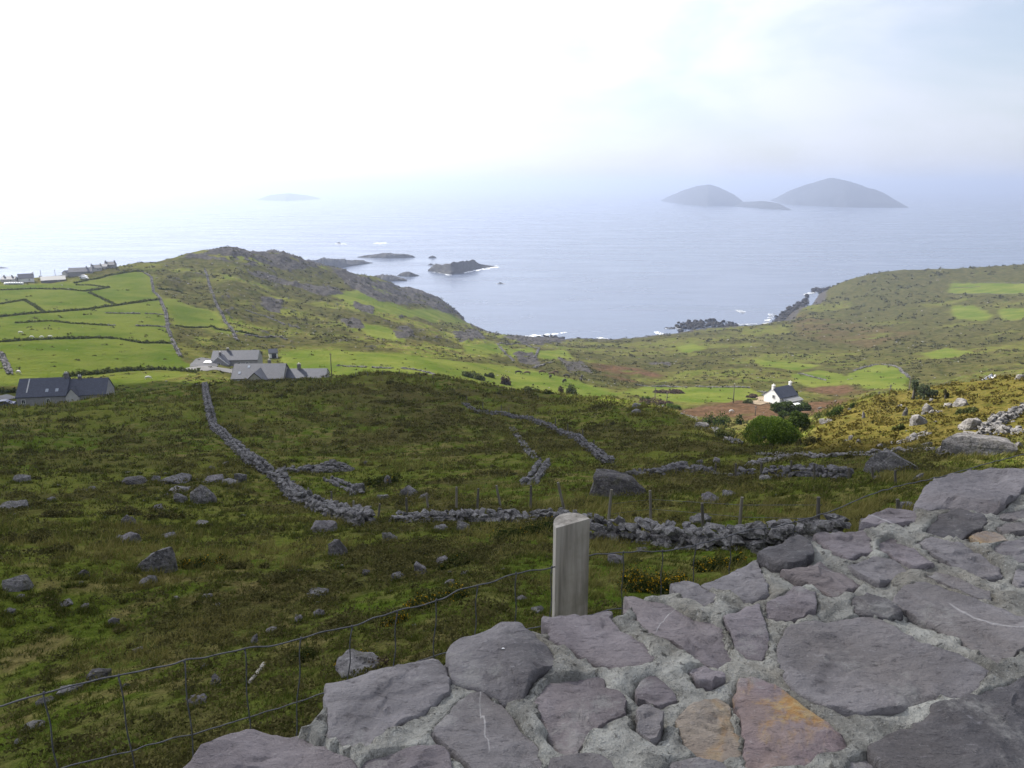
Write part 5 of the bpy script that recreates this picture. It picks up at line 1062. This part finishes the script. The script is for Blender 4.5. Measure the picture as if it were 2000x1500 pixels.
for a_ in [(1783,780,26,42,"left and tallest of the grey-green pines behind the golden slope",9,6),(1803,780,28,34,"middle pine of the clump behind the golden slope",10,7),(1820,779,22,26,"right pine of the clump behind the golden slope",11,5)]: tree("pine_tree",*a_[:5],CONIF,a_[5],620,a_[6],group="pines behind the golden slope")
tree("pine_tree",1845,779,14,20,"thin pale bare-branched little tree right of the pine clump",SCRUB,14,300,4)
tree("tree",1095,771,14,20,"thin bare little tree on the crest below the cattle",BARE,12,260,6)
# broken timber stub in the grass
p = at(488,1338,3); q = at(516,1306,3); q[2] += .05; b = MB(); b.tube([[0,0,.02], (q-p)*.5, q-p], [.022,.03,.034], 9); tag(b.build("broken_post", POST, None, False, p+np.array([0,0,.03])), "bleached broken timber post lying in the grass under the wire", "post")
# ------------------------------------------------------------------ power poles
def pole(px, yt, yb, label, d=None, r=.13, arm=False, group="utility poles"):
    p = at(px, yb, 60) if d is None else at_dist(px, yb, d)
    if d is not None: p[2] = hz(p[0], p[1])
    t_ = at_dist(px, yt, math.hypot(p[0], p[1])); h = t_[2]-p[2]; e = tag(empty("utility_pole", p), label, "pole", group); b = MB(); b.tube([[0,0,-.6],[0,0,h*.5],[0,0,h]], [r*1.2, r, r*.8], 8); b.build("pole_shaft", POSTD, e, True)
    b = MB(); b.box((0,0,h-.35), (1.1 if arm else .5,.1,.1)); 
    for s_ in (-1,1): b.tube([[s_*(.5 if arm else .2),0,h-.3],[s_*(.5 if arm else .2),0,h-.1]], .05, 6)
    b.build("crossarm", POSTD, e); return e
pole(648,690,738,"dark power pole at the right end of the long grey house",208); pole(1432,751,787,"power pole left of the white cottage"); pole(1302,767,792,"power pole in the scrub behind the ridge"); pole(1279,757,780,"leftmost slim pole behind the ridge scrub")
pole(1475,793,812,"short brown pole in the bracken below the cottage",r=.1); pole(1736,751,784,"taller slim pole behind the golden slope, left of the conifers",190); pole(1715,764,786,"shorter slim pole behind the golden slope",200); pole(1773,737,782,"tall thin pole at the left of the conifers",150,.08)
pole(81,528,545,"thin pole left of the pale-roofed barn on the far skyline",505,.12); pole(109,527,545,"thin pole right of the other skyline pole",505,.12); pole(1099,700,712,"distant pole beside the ruined farmstead")
# ------------------------------------------------------------------ houses
WHITE = plain("white_render", (.78,.78,.76), .9, 0, .12, 1.5); GREYR = plain("grey_render", (.30,.295,.29), .9, 0, .2, 1.2); STONEW = plain("stone_facing", (.20,.19,.185), .95, 0, .5, 3); CREAM = plain("pale_render", (.48,.47,.45), .9, 0, .15, 1)
def slate(name, c):
    n = NT(name); p = n.objco(); br = n.n('ShaderNodeTexBrick'); n.put(br.inputs['Vector'], p); br.inputs['Scale'].default_value = 1.6; br.inputs['Mortar Size'].default_value = .012
    br.inputs['Color1'].default_value = (*[k*.85 for k in c],1); br.inputs['Color2'].default_value = (*[k*1.2 for k in c],1); br.inputs['Mortar'].default_value = (*[k*.5 for k in c],1)
    col = n.mix(n.ramp(n.noise(p, .8, 5), .35, .7, 0, .5), br.outputs['Color'], tuple(k*.7 for k in c)); return n.fin(col, .6, n.bump(n.noise(p, 6, 3), .3, .02), .3)
SLATE = slate("roof_slate", (.060,.066,.088)); SLATEG = slate("grey_roof_slate", (.072,.077,.094)); TIN = plain("pale_sheet_roof", (.21,.21,.205), .6, .1, .15, 2); GLASS = plain("window_glass", (.02,.024,.03), .12, 0, .1, 3, .5); POT = plain("chimney_pot", (.70,.68,.64), .9); DARKT = plain("dark_fascia", (.03,.03,.034), .7); TAR = plain("tarmac", (.07,.07,.074), .95, 0, .3, 1)
def gabled(e, L, W, he, hr, wall, roof, c=(0,0), rz=0, over=.25, barge=None, nm=("wall","roof")):
    R = np.array([[cos(rz),-sin(rz)],[sin(rz),cos(rz)]])
    def tr(V): V = np.array(V, float); V[:,:2] = V[:,:2]@R.T+np.array(c); return V
    x, y = L/2, W/2; b = MB()
    b.add(tr([[-x,-y,-2],[x,-y,-2],[x,y,-2],[-x,y,-2],[-x,-y,he],[x,-y,he],[x,y,he],[-x,y,he],[-x,0,hr],[x,0,hr]]), [[0,1,5,4],[2,3,7,6],[4,5,9,8],[6,7,8,9],[3,0,4,7],[1,2,6,5]], [[7,4,8],[5,6,9]])
    w = b.build(nm[0], wall, e); b = MB(); t = .16; X = x+over*.6; sl = (hr-he)/y; Y = y+over
    for s in (-1, 1):
        q = [[-X,0,hr+.06],[X,0,hr+.06],[X,s*Y,hr+.06-sl*Y],[-X,s*Y,hr+.06-sl*Y]]; V = q+[[a,b_,c_+t] for a,b_,c_ in q]
        F_ = [[0,1,2,3],[7,6,5,4],[0,4,5,1],[1,5,6,2],[2,6,7,3],[3,7,4,0]]; b.add(tr(V), F_ if s > 0 else [f[::-1] for f in F_])
    r = b.build(nm[1], roof, e)
    if barge:
        for sx in (-1, 1):
            b = MB()
            for s in (-1, 1):
                V = [[sx*(X+.03),0,hr+.25],[sx*(X+.03),s*Y,hr+.25-sl*Y],[sx*(X+.03),s*Y,hr-.05-sl*Y],[sx*(X+.03),0,hr-.05]]; V2 = [[v[0]+.06,v[1],v[2]] for v in V]; b.add(tr(V+V2), [[0,1,2,3],[7,6,5,4],[0,4,5,1],[1,5,6,2],[2,6,7,3],[3,7,4,0]])
            b.build("bargeboard", barge, e)
    return w, r
def chimney(roof, x, y, z0, z1, mat, w=.9, pots=2):
    b = MB(); b.box((x,y,(z0+z1)/2), (w,.7,z1-z0)); b.box((x,y,z1+.04), (w+.16,.86,.12)); c = b.build("chimney", mat, roof.parent)
    pb = MB()
    for k in range(pots): pb.tube([[x+(k-(pots-1)/2)*.42,y,z1+.1],[x+(k-(pots-1)/2)*.42,y,z1+.55]], [.15,.12], 8)
    pb.build("chimney_pots", POT, c)
def window(e, c, size, n=(0,-1), frame=WHITE, name="window", M=None):
    rz = atan2(n[1], n[0])+pi/2; b = MB(); b.box((0,0,0), (size[0],.06,size[1])); o = b.build(name, GLASS, e); o.location = (c[0]+n[0]*.04, c[1]+n[1]*.04, c[2]); o.rotation_euler = (0,0,rz)
    b = MB(); w, h = size
    for dx, dz, sx, sz in ((-w/2,0,.09,h+.12),(w/2,0,.09,h+.12),(0,h/2,w-.09,.09),(0,-h/2,w-.09,.09),(0,0,.05,h-.1)): b.box((dx,-.03,dz), (sx,.1,sz))
    b.build("window_frame", frame, o); return o
def skylight(e, roof_mat, x, y, he, hr, W, sz=(.75,1.0)):
    sl = atan2(hr-he, W/2); z = hr-(hr-he)/(W/2)*abs(y)+.06+.19; M = np.array([[1,0,0],[0,cos(sl),-sin(sl)],[0,sin(sl),cos(sl)]]); b = MB(); b.box((x,y,z), (sz[0],sz[1],.08), 0, None, M); b.build("skylight", plain("skylight_glass", (.25,.28,.32), .15, 0, .05, 1, .6), e)
def site(px, d, y=700):
    p = at_dist(px, y, d); p[2] = hz(p[0], p[1]); return p
# slate-roofed cottage, bottom left
p = site(128, 168, 770); p[2] += .9; e = tag(empty("cottage", p, radians(10)), "long low cottage with dark slate roof and two skylights at the left edge", "house"); e.scale = (.70,.70,.70)
w, r = gabled(e, 12.5, 8, 2.5, 6.5, GREYR, SLATE, (-4.6,0)); w2, r2 = gabled(e, 9.8, 7.4, 2.3, 5.9, GREYR, SLATE, (6.6,.1), nm=("wing_wall","wing_roof"))
gabled(e, 3.0, 3.2, 2.2, 4.3, CREAM, SLATEG, (3.3,-3.2), pi/2, .2, None, ("porch_wall","porch_roof"))
chimney(r, .9, 0, 5.8, 7.7, STONEW, 1.1, 2); chimney(r2, 4.2, .1, 5.2, 6.7, STONEW, .8, 2)
skylight(e, SLATE, -3.4, -2.9, 2.5, 6.5, 8); skylight(e, SLATE, -.9, -2.9, 2.5, 6.5, 8)
for x_ in (-9.2, -3.0): window(e, (x_,-4.0,1.2), (.9,1.1))
b = MB(); b.box((-8.4,-1.6,5.0), (.3,4.4,.25), 0, None, np.array([[1,0,0],[0,cos(.785),-sin(.785)],[0,sin(.785),cos(.785)]])); b.build("parapet_coping", CREAM, e)
# grey gabled house
p = site(510, 208, 730); p[2] -= .1; e = tag(empty("house", p, radians(2)), "large grey slate-roofed house with a big front gable and a long low wing", "house"); e.scale = (.86,.86,.80)
w, r = gabled(e, 15.4, 9, 2.9, 6.6, GREYR, SLATEG, (0,0), 0, .3, DARKT); w2, r2 = gabled(e, 7.5, 7.4, 1.9, 5.6, GREYR, SLATEG, (.4,-4.3), pi/2, .3, DARKT, ("gable_wall","gable_roof"))
w3, r3 = gabled(e, 17.5, 6.6, 2.2, 4.5, GREYR, SLATEG, (11.2,1.2), 0, .2, None, ("wing_wall","wing_roof"))
window(e, (.4,-8.05,2.6), (1.7,1.2), (0,-1), DARKT); skylight(e, SLATEG, -3.2, -1.0, 2.9, 6.6, 9, (.7,.9)); skylight(e, SLATEG, -5.6, -2.9, 2.9, 6.6, 9, (.7,.9)); chimney(r3, 11.4, 1.2, 4.1, 6.2, STONEW, 1.0, 1); chimney(r, 2.4, 1.4, 5.6, 7.6, STONEW, .9, 1)
window(e, (-5.2,-4.5,1.6), (1.2,1.2)); window(e, (13,-2.1,1.3), (.9,.9))
# barn-like house behind
p = site(463, 236, 700); p[2] += .6; e = tag(empty("house", p, radians(5)), "grey-roofed house behind, with a white-edged front gable and tarmac drive", "house"); e.scale = (.80,.80,.74)
w, r = gabled(e, 16.5, 7.6, 2.8, 5.7, GREYR, SLATEG, (0,0), 0, .25, None); w2, r2 = gabled(e, 5.5, 6.6, 1.9, 4.9, GREYR, SLATEG, (-4.6,-4.6), pi/2, .25, WHITE, ("gable_wall","gable_roof")); chimney(r, -3, 0, 5.2, 6.6, STONEW, .8, 2); chimney(r2, -4.6, -4.5, 4.4, 6.2, STONEW, .8, 1)
window(e, (-4.6,-7.35,2.0), (1.2,1.1)); b = MB(); b.box((-9.2,-3.5,.9), (2.6,2.8,2.6)); c = b.build("conservatory", GLASS, e); b = MB(); b.box((-9.2,-3.5,2.3), (3.0,3.2,.2)); b.build("conservatory_roof", WHITE, c)
for x_ in (1.5, 4.5): window(e, (x_,-3.8,1.4), (1.1,1.0))
p = site(534, 272, 698); e = tag(empty("shed", p, radians(20)), "tiny white gabled shed with a dark opening at the corner of the bright field", "shed"); w, r = gabled(e, 2.8, 2.6, 1.8, 2.9, WHITE, SLATEG); b = MB(); b.box((.2,-1.32,.8), (1.5,.06,1.5)); b.build("opening_shade", DARKT, e)  # dark panel stands in for the shade inside the shed's opening
# white cottage in the valley
p = at(1524, 787, 120); p[2] = hz(p[0], p[1]); e = tag(empty("cottage", p, radians(31)), "white cottage with dark slate roof and two white chimneys in the valley", "house")
w, r = gabled(e, 8.2, 6.0, 2.7, 5.2, WHITE, SLATE, (0,0), 0, .15); chimney(r, -3.8, 0, 4.7, 6.2, WHITE, .8, 1); chimney(r, 3.8, 0, 4.7, 6.2, WHITE, .8, 1)
window(e, (-4.1,-.6,2.8), (.7,.9), (-1,0), CREAM); b = MB()
V = [[-3.2,-3.0,2.55],[4.3,-3.0,2.55],[4.3,-5.2,1.75],[-3.2,-5.2,1.75]]; V = V+[[a_,b_,c_-.16] for a_,b_,c_ in V]; b.add(V, [[3,2,1,0],[4,5,6,7],[0,1,5,4],[1,2,6,5],[2,3,7,6],[3,0,4,7]]); b.build("lean_to_roof", TIN, e); b = MB(); b.box((.5,-4.05,.1), (7.0,2.0,3.3)); b.build("lean_to_wall", CREAM, e); window(e, (2.2,-5.06,1.0), (.8,.8))
window(e, (-1.2,-5.06,.9), (.9,.8))
# gable peeping over the golden crest
p = site(1941, 136, 745); zt = at_dist(1938, 735, math.hypot(p[0], p[1]))[2]; e = tag(empty("cottage", p, radians(62)), "white-edged slate gable with chimney peeping over the golden crest", "house"); hh = zt-p[2]-1.0
w, r = gabled(e, 6.0, 4.2, hh-2.0, hh, WHITE, SLATE, (2.4,0), 0, .2, WHITE); chimney(r, -.4, 0, hh-.4, hh+.8, WHITE, .8, 1)
# far skyline houses
def small_house(px, d, L, W, he, hr, yaw, label, wall, roof, ch=(), name="cottage", cat="house"):
    p = site(px, d, 545); e = tag(empty(name, p, radians(yaw)), label, cat); e.scale = (.78,.78,.66); w, r = gabled(e, L, W, he, hr, wall, roof)
    for x in ch: chimney(r, x, 0, hr-.4, hr+1.1, wall, .9, 1)
    window(e, (L*.2,-W/2,he*.55), (.9,1.0)); return e
small_house(51, 500, 9.5, 7, 3.0, 6.3, 32, "white-gabled house with dark roof, highest at the left of the skyline cottages", WHITE, SLATE, (4.4,))
small_house(18, 498, 9, 5.5, 2.6, 4.6, 10, "low pale cottage left of the white-gabled skyline house", CREAM, SLATEG, (-3,2))
small_house(104, 492, 15, 9, 1.8, 4.4, 30, "wide shed with a pale sheet roof below the skyline cottages", STONEW, TIN, (), "barn", "barn")
small_house(160, 512, 15.5, 7.5, 3.0, 6.2, 22, "long dark-roofed house in the middle of the skyline cottages", GREYR, SLATE, (4.0,))
small_house(133, 515, 5, 5, 2.5, 4.6, 70, "small gabled outhouse left of the long dark-roofed house", CREAM, SLATE)
small_house(191, 520, 7, 6, 3.2, 5.6, 20, "pale cottage right of the long dark-roofed house", CREAM, SLATEG, (-3,3))
small_house(219, 530, 7.5, 5.5, 2.6, 5.2, 8, "last grey cottage on the skyline with chimneys at both ends", GREYR, SLATEG, (-3.3,3.3))
small_house(207, 528, 5, 5, 2.0, 3.8, 10, "low outhouse attached left of the last skyline cottage", GREYR, SLATE)
# wrapped bales, vehicles
bw = plain("white_bale_wrap", (.80,.80,.79), .5, 0, .08, 3)
for k in range(8):
    p = site(11+k*4.6, 482, 555); b = MB(); b.tube([[-.65,0,.6],[-.6,0,.62],[.6,0,.62],[.65,0,.6]], [.5,.62,.62,.5], 12); tag(b.build("hay_bale", bw, None, True, p), "white wrapped bale in the row below the skyline cottages at the left edge", "bale", "white wrapped bales in a row")
def car(px, y, d, yaw, paint, label):
    p = at(px, y, 40) if d is None else site(px, d, y); e = tag(empty("parked_car", p, radians(yaw)), label, "car"); pm = plain("car_paint_"+label.split()[0], paint, .3, .1, .03, 1, .5); b = MB()
    prof = [(-2.05,.35),(-2.1,.75),(-1.5,.92),(-.95,1.42),(.75,1.46),(1.55,.95),(2.05,.85),(2.1,.4)]; n = len(prof); V = []
    for s in (-1,1):
        for x, z in prof: V.append([x, s*(.86-(.12 if z > 1 else 0)), z])
    b.add(V, [[i, (i+1)%n, (i+1)%n+n, i+n] for i in range(n)]); b.add(V+[[0,-.86,.7],[0,.86,.7]], None, [[(i+1)%n, i, 2*n] for i in range(n)]+[[i+n, (i+1)%n+n, 2*n+1] for i in range(n)]); b.build("body", pm, e)
    b = MB(); b.box((-.1,0,1.17), (1.75,1.56,.36)); b.build("window", GLASS, e)
    for x in (-1.3,1.3):
        for s in (-1,1): b = MB(); b.tube([[x,s*.72,.33],[x,s*.9,.33]], .33, 12); b.build("wheel", DARKT, e)
car(1557, 799, None, 20, (.78,.78,.78), "white car parked below the right corner of the white cottage"); car(2, 779, 164, 20, (.03,.035,.09), "dark blue car on the drive at the left edge"); car(163, 543, 492, 15, (.75,.75,.75), "white car in front of the long dark-roofed skyline house"); car(165, 547, 484, 10, (.6,.6,.6), "pale car just below the white car on the skyline")
# roads
def strip(name, pix, w, mat, label, lift=.05, dmin=120):
    P, t = resample3([at(*q, dmin=dmin) for q in pix], 1.5); T = np.gradient(P, axis=0); T /= np.linalg.norm(T, axis=1)[:,None]; N = np.c_[-T[:,1], T[:,0]]; V = []
    ks = np.linspace(-.5,.5,5); m = len(P)
    for k in ks: q = P+N*w*k; z, _, _ = hz_v(q[:,0], q[:,1]); V.append(np.c_[q, z+lift+.1])
    V = np.array(V); i = np.arange(m-1); b = MB(); b.add(V.reshape(-1,3), np.concatenate([np.stack([k*m+i+1, k*m+i, (k+1)*m+i, (k+1)*m+i+1], -1) for k in range(4)])[:,::-1]); return tag(b.build(name, mat), label, None, None, 'structure')
strip("lane", [(360,721),(390,722),(420,719),(440,722),(460,727)], 5.0, plain("lane_gravel", (.13,.127,.122), .95, 0, .2, .6), "pale lane in front of the houses")
strip("driveway", [(398,716),(400,710),(408,704),(416,702)], 7.0, TAR, "tarmac drive beside the house"); strip("drive", [(-40,785),(0,780),(26,775)], 4, plain("drive_gravel", (.20,.195,.19), .95, 0, .2, .6), "pale drive at the left edge"); strip("track", [(1470,789),(1485,783),(1497,779),(1490,775)], 5, plain("sandy_track", (.24,.185,.12), .95, 0, .25, .6), "sandy track beside the white cottage")
# ------------------------------------------------------------------ grazing animals
def quadruped(name, S_, mat, graze=True, fat=1.0):
    J = [(0,0,.98),(.45,0,1.0),(.85,0,1.02),(-.45,0,.98),(-.78,0,1.0)]; E = [(0,1),(1,2),(0,3),(3,4)]; Rr = [.34*fat,.33*fat,.24*fat,.33*fat,.24*fat]
    def add(par, pts):
        for p_, r_ in pts: J.append(p_); Rr.append(r_); E.append((par, len(J)-1)); par = len(J)-1
    add(2, [((1.1,0,.85),.15),((1.3,0,.5 if graze else 1.2),.13),((1.42,0,.22 if graze else 1.15),.10),((1.5,0,.08 if graze else 1.02),.07)])
    for s in (-1,1):
        add(2, [((.78,s*.18,.62),.12),((.80,s*.18,.32),.065),((.78,s*.18,.02),.06)]); add(4, [((-.72,s*.19,.68),.15),((-.86,s*.19,.36),.065),((-.80,s*.19,.02),.06)])
    add(4, [((-1.0,0,.95),.05),((-1.06,0,.45),.03)])
    me = bpy.data.meshes.new(name); me.from_pydata([tuple(np.array(j)*S_) for j in J], E, []); o = bpy.data.objects.new(name, me); C.objects.link(o); o.modifiers.new("s", 'SKIN'); m = o.modifiers.new("u", 'SUBSURF'); m.levels = m.render_levels = 1
    for v, r_ in zip(me.skin_vertices[0].data, Rr): v.radius = (r_*S_, r_*S_)
    me.skin_vertices[0].data[0].use_root = True
    dg = bpy.context.evaluated_depsgraph_get(); me2 = bpy.data.meshes.new_from_object(o.evaluated_get(dg)); bpy.data.objects.remove(o); me2.materials.clear(); me2.materials.append(mat); me2.name = name; return me2
COWD = plain("dark_hide", (.022,.017,.014), .8); COWB = plain("brown_hide", (.10,.06,.032), .8); FLEECE = plain("fleece", (.62,.60,.55), .95)
mD, mB, mS = quadruped("cow", 1.25, COWD), quadruped("cow_brown", 1.25, COWB), quadruped("sheep", .62, FLEECE, True, 1.25)
for px, y, me, rz, lb in [(1012,731,mD,5,"black cow grazing at the left end of the herd in the bright field"),(1030,732,mB,175,"brown cow grazing second from the left of the herd"),(1058,730,mB,8,"brown cow grazing alone in the middle of the herd"),(1078,734,mB,160,"brown cow in the tight group of three, upper left"),(1084,731,mB,20,"brown cow in the tight group of three, upper right"),(1075,739,mD,75,"dark cow at the bottom of the tight group of three"),(1107,738,mD,150,"dark cow lowering its head right of the group of three"),(1102,748,mD,60,"dark cow just left of the rounded crest bush"),(1134,745,mD,100,"dark cow at the right end of the herd"),(1136,739,mD,80,"dark cow behind the cow at the herd's right end")]:
    p = at(px, y, 200); o = link("cow", me, None, p); o.rotation_euler = (0,0,radians(rz)); tag(o, lb, "cow", "cattle grazing in the bright field")
for px, y, rz, lb in [(289,741,20,"white sheep in the field right of the slate-roofed cottage"),(37,730,160,"white sheep above the roof of the slate-roofed cottage"),(40,652,10,"white sheep high in the left pasture, uppermost"),(62,661,0,"white sheep in a line along the stony hedge, left one"),(82,661,180,"white sheep in a line along the stony hedge, middle one"),(98,660,10,"white sheep in a line along the stony hedge, right one"),(1428,806,10,"white sheep in the bracken above the gully thicket")]:
    p = at(px, y, 100); o = link("sheep", mS, None, p); o.rotation_euler = (0,0,radians(rz)); tag(o, lb, "sheep", "white sheep")
# ------------------------------------------------------------------ islands and islets
def island(name, top, base, wid, label, mat, seed, nrow=26, rug=.10, cat="island"):
    """top: silhouette pixels, base: waterline pixels; depth is a real half-width in metres"""
    tx, ty = np.array(top, float).T; bx, by = np.array(base, float).T; xs_ = np.linspace(tx[0], tx[-1], 140); yb = np.interp(xs_, bx, by); yt = np.interp(xs_, tx, ty)
    sm = lambda v: np.convolve(np.r_[np.full(6, v[0]), v, np.full(6, v[-1])], np.hanning(15)[1:-1]/np.hanning(15)[1:-1].sum(), 'valid')
    yb, yt = sm(yb), sm(yt)
    B = np.array([at_z(a, b_, 0) for a, b_ in zip(xs_, yb)]); dB = np.hypot(B[:,0], B[:,1]); away = np.c_[B[:,:2]/dB[:,None]]
    prof = np.sin(np.linspace(0, pi, 140))**.5
    hw = wid*np.maximum(prof, .06); ridge = B[:,:2]+away*hw[:,None]
    zt = np.array([H+ray(a, b_)[2]*np.linalg.norm(q)/math.hypot(*ray(a, b_)[:2]) for a, b_, q in zip(xs_, yt, ridge)]); zt = np.maximum(zt, .3)
    zt = zt*(1+rug*.35*fbm(np.arange(140)/7., np.zeros(140), 3, seed))
    k = np.linspace(0, 2, nrow); V = []
    for k_ in k:
        s_ = 1-abs(k_-1); q = B[:,:2]+away*(hw*k_)[:,None]; sc = zt.max()
        z = zt*np.clip(s_, 0, 1)**.62; nz = rug*sc*fbm(q[:,0]/(sc*1.3+4), q[:,1]/(sc*1.3+4), 4, seed+3)*np.clip(s_*3, 0, 1)*(1-s_**6)
        z = z+nz*np.minimum(1, zt/sc*2); z = np.where(s_ < .02, -1.5, z); q = q+away*(0*hw)[:,None]+(.08*wid*fbm(q[:,0]/(wid*.5+3), q[:,1]/(wid*.5+3), 3, seed+8)*(1-s_))[:,None]*away
        V.append(np.c_[q, z])
    V = np.array(V); o0 = np.r_[V[nrow//2, 70, :2], 0]; i = np.arange(139); q = np.concatenate([np.stack([a*140+i, a*140+i+1, (a+1)*140+i+1, (a+1)*140+i], -1) for a in range(nrow-1)]); b = MB(); b.add(V.reshape(-1,3)-o0, q)
    return tag(b.build(name, mat, None, True, o0), label, cat)
FARI = plain("far_island_turf", (.020,.024,.024), .95, 0, .35, .012)
island("island", [(1505,391),(1540,372),(1570,360),(1600,350),(1612,346),(1625,346),(1650,351),(1690,365),(1720,374),(1750,392),(1774,405)], [(1505,392),(1540,400),(1650,405),(1774,406)], 500, "largest far island, a broad peak rising at the right of the bay", FARI, 1, 26, .07)
island("island", [(1290,391),(1310,381),(1335,370),(1365,361),(1385,359),(1405,366),(1430,378),(1450,393)], [(1290,392),(1330,399),(1380,403),(1450,403)], 380, "domed island left of the broad peaked island", FARI, 2, 26, .07)
island("island", [(1435,401),(1450,394),(1490,392),(1520,397),(1546,410)], [(1435,403),(1490,408),(1546,411)], 180, "low dark spur trailing right from the domed island", FARI, 3, 26, .06)
island("island", [(503,390),(525,381),(545,379),(565,377),(600,381),(625,387)], [(503,391),(560,392),(625,389)], 260, "small low island out in the bright glare", FARI, 4, 26, .08)
island("island", [(-90,380),(-60,370),(-20,361),(30,358),(70,366),(86,380)], [(-90,383),(86,383)], 500, "pale low island on the horizon at the left edge", FARI, 5, 26, .05)
RK = [([(698,502),(720,496),(735,497),(755,493),(790,496),(805,498),(811,502)],[(698,503),(755,505),(811,503)],14,"long flat islet, farthest of the rocks off the headland"),([(600,507),(640,507),(670,505),(700,508),(728,513)],[(600,530),(660,524),(700,518),(728,514)],30,"low rocky tongue running out behind the headland"),([(836,527),(848,518),(858,514),(870,513),(885,509),(900,508),(925,510),(945,516),(970,520)],[(836,529),(880,537),(905,533),(925,527),(970,521)],22,"largest islet with surf at its right tip"),([(722,542),(735,537),(745,535),(770,537),(795,546)],[(722,545),(750,550),(795,549)],16,"dark islet close under the headland"),([(776,538),(785,532),(797,530),(808,534),(819,538)],[(776,539),(800,541),(819,539)],9,"small humped islet behind the dark one under the headland"),([(837,503),(845,499),(853,503)],[(837,504),(853,504)],4,"tiny rock beside the long flat islet"),([(836,517),(841,514),(848,517)],[(836,518),(848,518)],4,"tiny rock left of the largest islet"),([(657,475),(662,473),(667,475)],[(657,476),(667,476)],3,"lonely rock awash far out above the tongue"),([(973,553),(977,551),(982,553)],[(973,554),(982,554)],2.5,"small rock awash right of the largest islet"),([(-10,523),(3,521),(15,523)],[(-10,524),(15,524)],8,"thin dark skerry at the left edge beyond the cottages")]
for k, (t_, b_, w_, l_) in enumerate(RK): island("rock_islet", t_, b_, w_, l_, ISLET, 20+k, 16, .35, "islet")
# shore outcrops: jagged rock, one thing each
def outcrop(px0, px1, yfun, n, size, label, seed, spread=8, hs=1.0):
    r = np.random.RandomState(seed); b = MB(); o0 = None
    for k in range(n):
        x = r.uniform(px0, px1); y = yfun(x)+np.clip(r.normal(),-2,2)*spread*.32; p = at_z(x, y, 0); p[2] = max(hz(p[0], p[1]), 0)
        if o0 is None: o0 = p.copy()
        s = size*(.25+1.5*r.rand()**3); V, f = rock(7000+k+seed*31, 2, 8, np.array([1.3,1.1,.75*hs])*s, .15, 40); b.add(V+p-o0+np.array([0,0,s*.15]), None, f)
    A0_, B0_ = at_z(px0, yfun(px0), 0), at_z(px1, yfun(px1), 0); m_ = (A0_+B0_)/2; L_ = np.linalg.norm(B0_-A0_)/2; V, f = rock(8800+seed, 3, 9, (1,1,1)); aa = atan2(B0_[1]-A0_[1], B0_[0]-A0_[0]); V0, f0 = ico(3); V = V0*np.array([1.03*L_, max(2.5, L_*.06), .55])*(1+.15*n3(V0*3, seed)[:,None]); V = np.c_[V[:,0]*cos(aa)-V[:,1]*sin(aa), V[:,0]*sin(aa)+V[:,1]*cos(aa), V[:,2]]; m_[2] = max(0, hz(m_[0], m_[1])); b.add(V+m_-o0, None, f0)
    return tag(b.build("rock_outcrop", SHORE, None, False, o0), label, "rocks")
outcrop(1322,1440,lambda x: 641-6*sin((x-1322)/118*pi)+(1322-x)*.01, 420, 2.7, "jagged dark rocks jutting into the cove on the right", 1, 15); outcrop(1297,1330,lambda x: 641, 60, 1.3, "low reef tip left of the jagged cove rocks", 2, 3, .5)
outcrop(1508,1578,lambda x: 635-(x-1508)*.70, 380, 2.8, "dark rocky shore climbing below the right headland", 3, 16); outcrop(1585,1622,lambda x: 569-(x-1585)*.15, 150, 3.0, "dark rocks at the tip of the right headland shore", 4, 8)
outcrop(1062,1102,lambda x: 660, 110, 1.9, "dark rock stack with surf at the left of the cove", 5, 6); outcrop(1122,1186,lambda x: 668-(x-1122)*.04, 170, 1.8, "dark rocks along the middle of the cove shore", 6, 6); outcrop(1028,1064,lambda x: 667, 70, 1.5, "low dark rocks left of the surf-washed stack", 7, 5)
# surf
def surf(patches):
    r = np.random.RandomState(3); b = MB()
    for x0, y0, x1, y1, th in patches:
        for k in range(26):
            t_ = r.uniform(0,1); x = x0+(x1-x0)*t_+r.normal()*2; y = y0+(y1-y0)*t_+r.normal()*th*.6; n = 10; a = np.linspace(0, 2*pi, n, endpoint=False); rx, ry = r.uniform(2.5,7), r.uniform(.25,.8)*th
            P = [at_z(x+rx*cos(q)*r.uniform(.5,1.1), y+ry*sin(q)*r.uniform(.5,1.1), .06+.05*r.rand()) for q in a]; c = at_z(x, y, .45); b.add(P+[c], None, [[(i+1)%n, i, n] for i in range(n)])
    n = NT("sea_foam"); p = n.pos(); m = n.fin(n.mix(n.noise(p, .6, 5), (.6,.63,.65), (.85,.86,.87)), .9, None, .2)
    tag(b.build("surf", m, None, True), "white surf breaking round the rocks", None, None, 'stuff')
surf([(1030,657,1105,650,1.6),(1026,660,1062,664,1.6),(1125,662,1190,664,1.2),(1170,660,1185,663,1.5),(1284,650,1300,656,1.4),(1300,641,1326,641,1.0),(905,533,968,521,1.3),(940,524,972,519,1.0),(1440,634,1478,633,.8),(1440,606,1452,610,.9),(1495,632,1510,612,1.0),(1575,575,1590,571,.9),(735,475,760,475,.7),(660,476,675,477,.6),(972,554,984,554,.5),(845,530,880,537,.6),(1320,560,0,0,0)][:16])
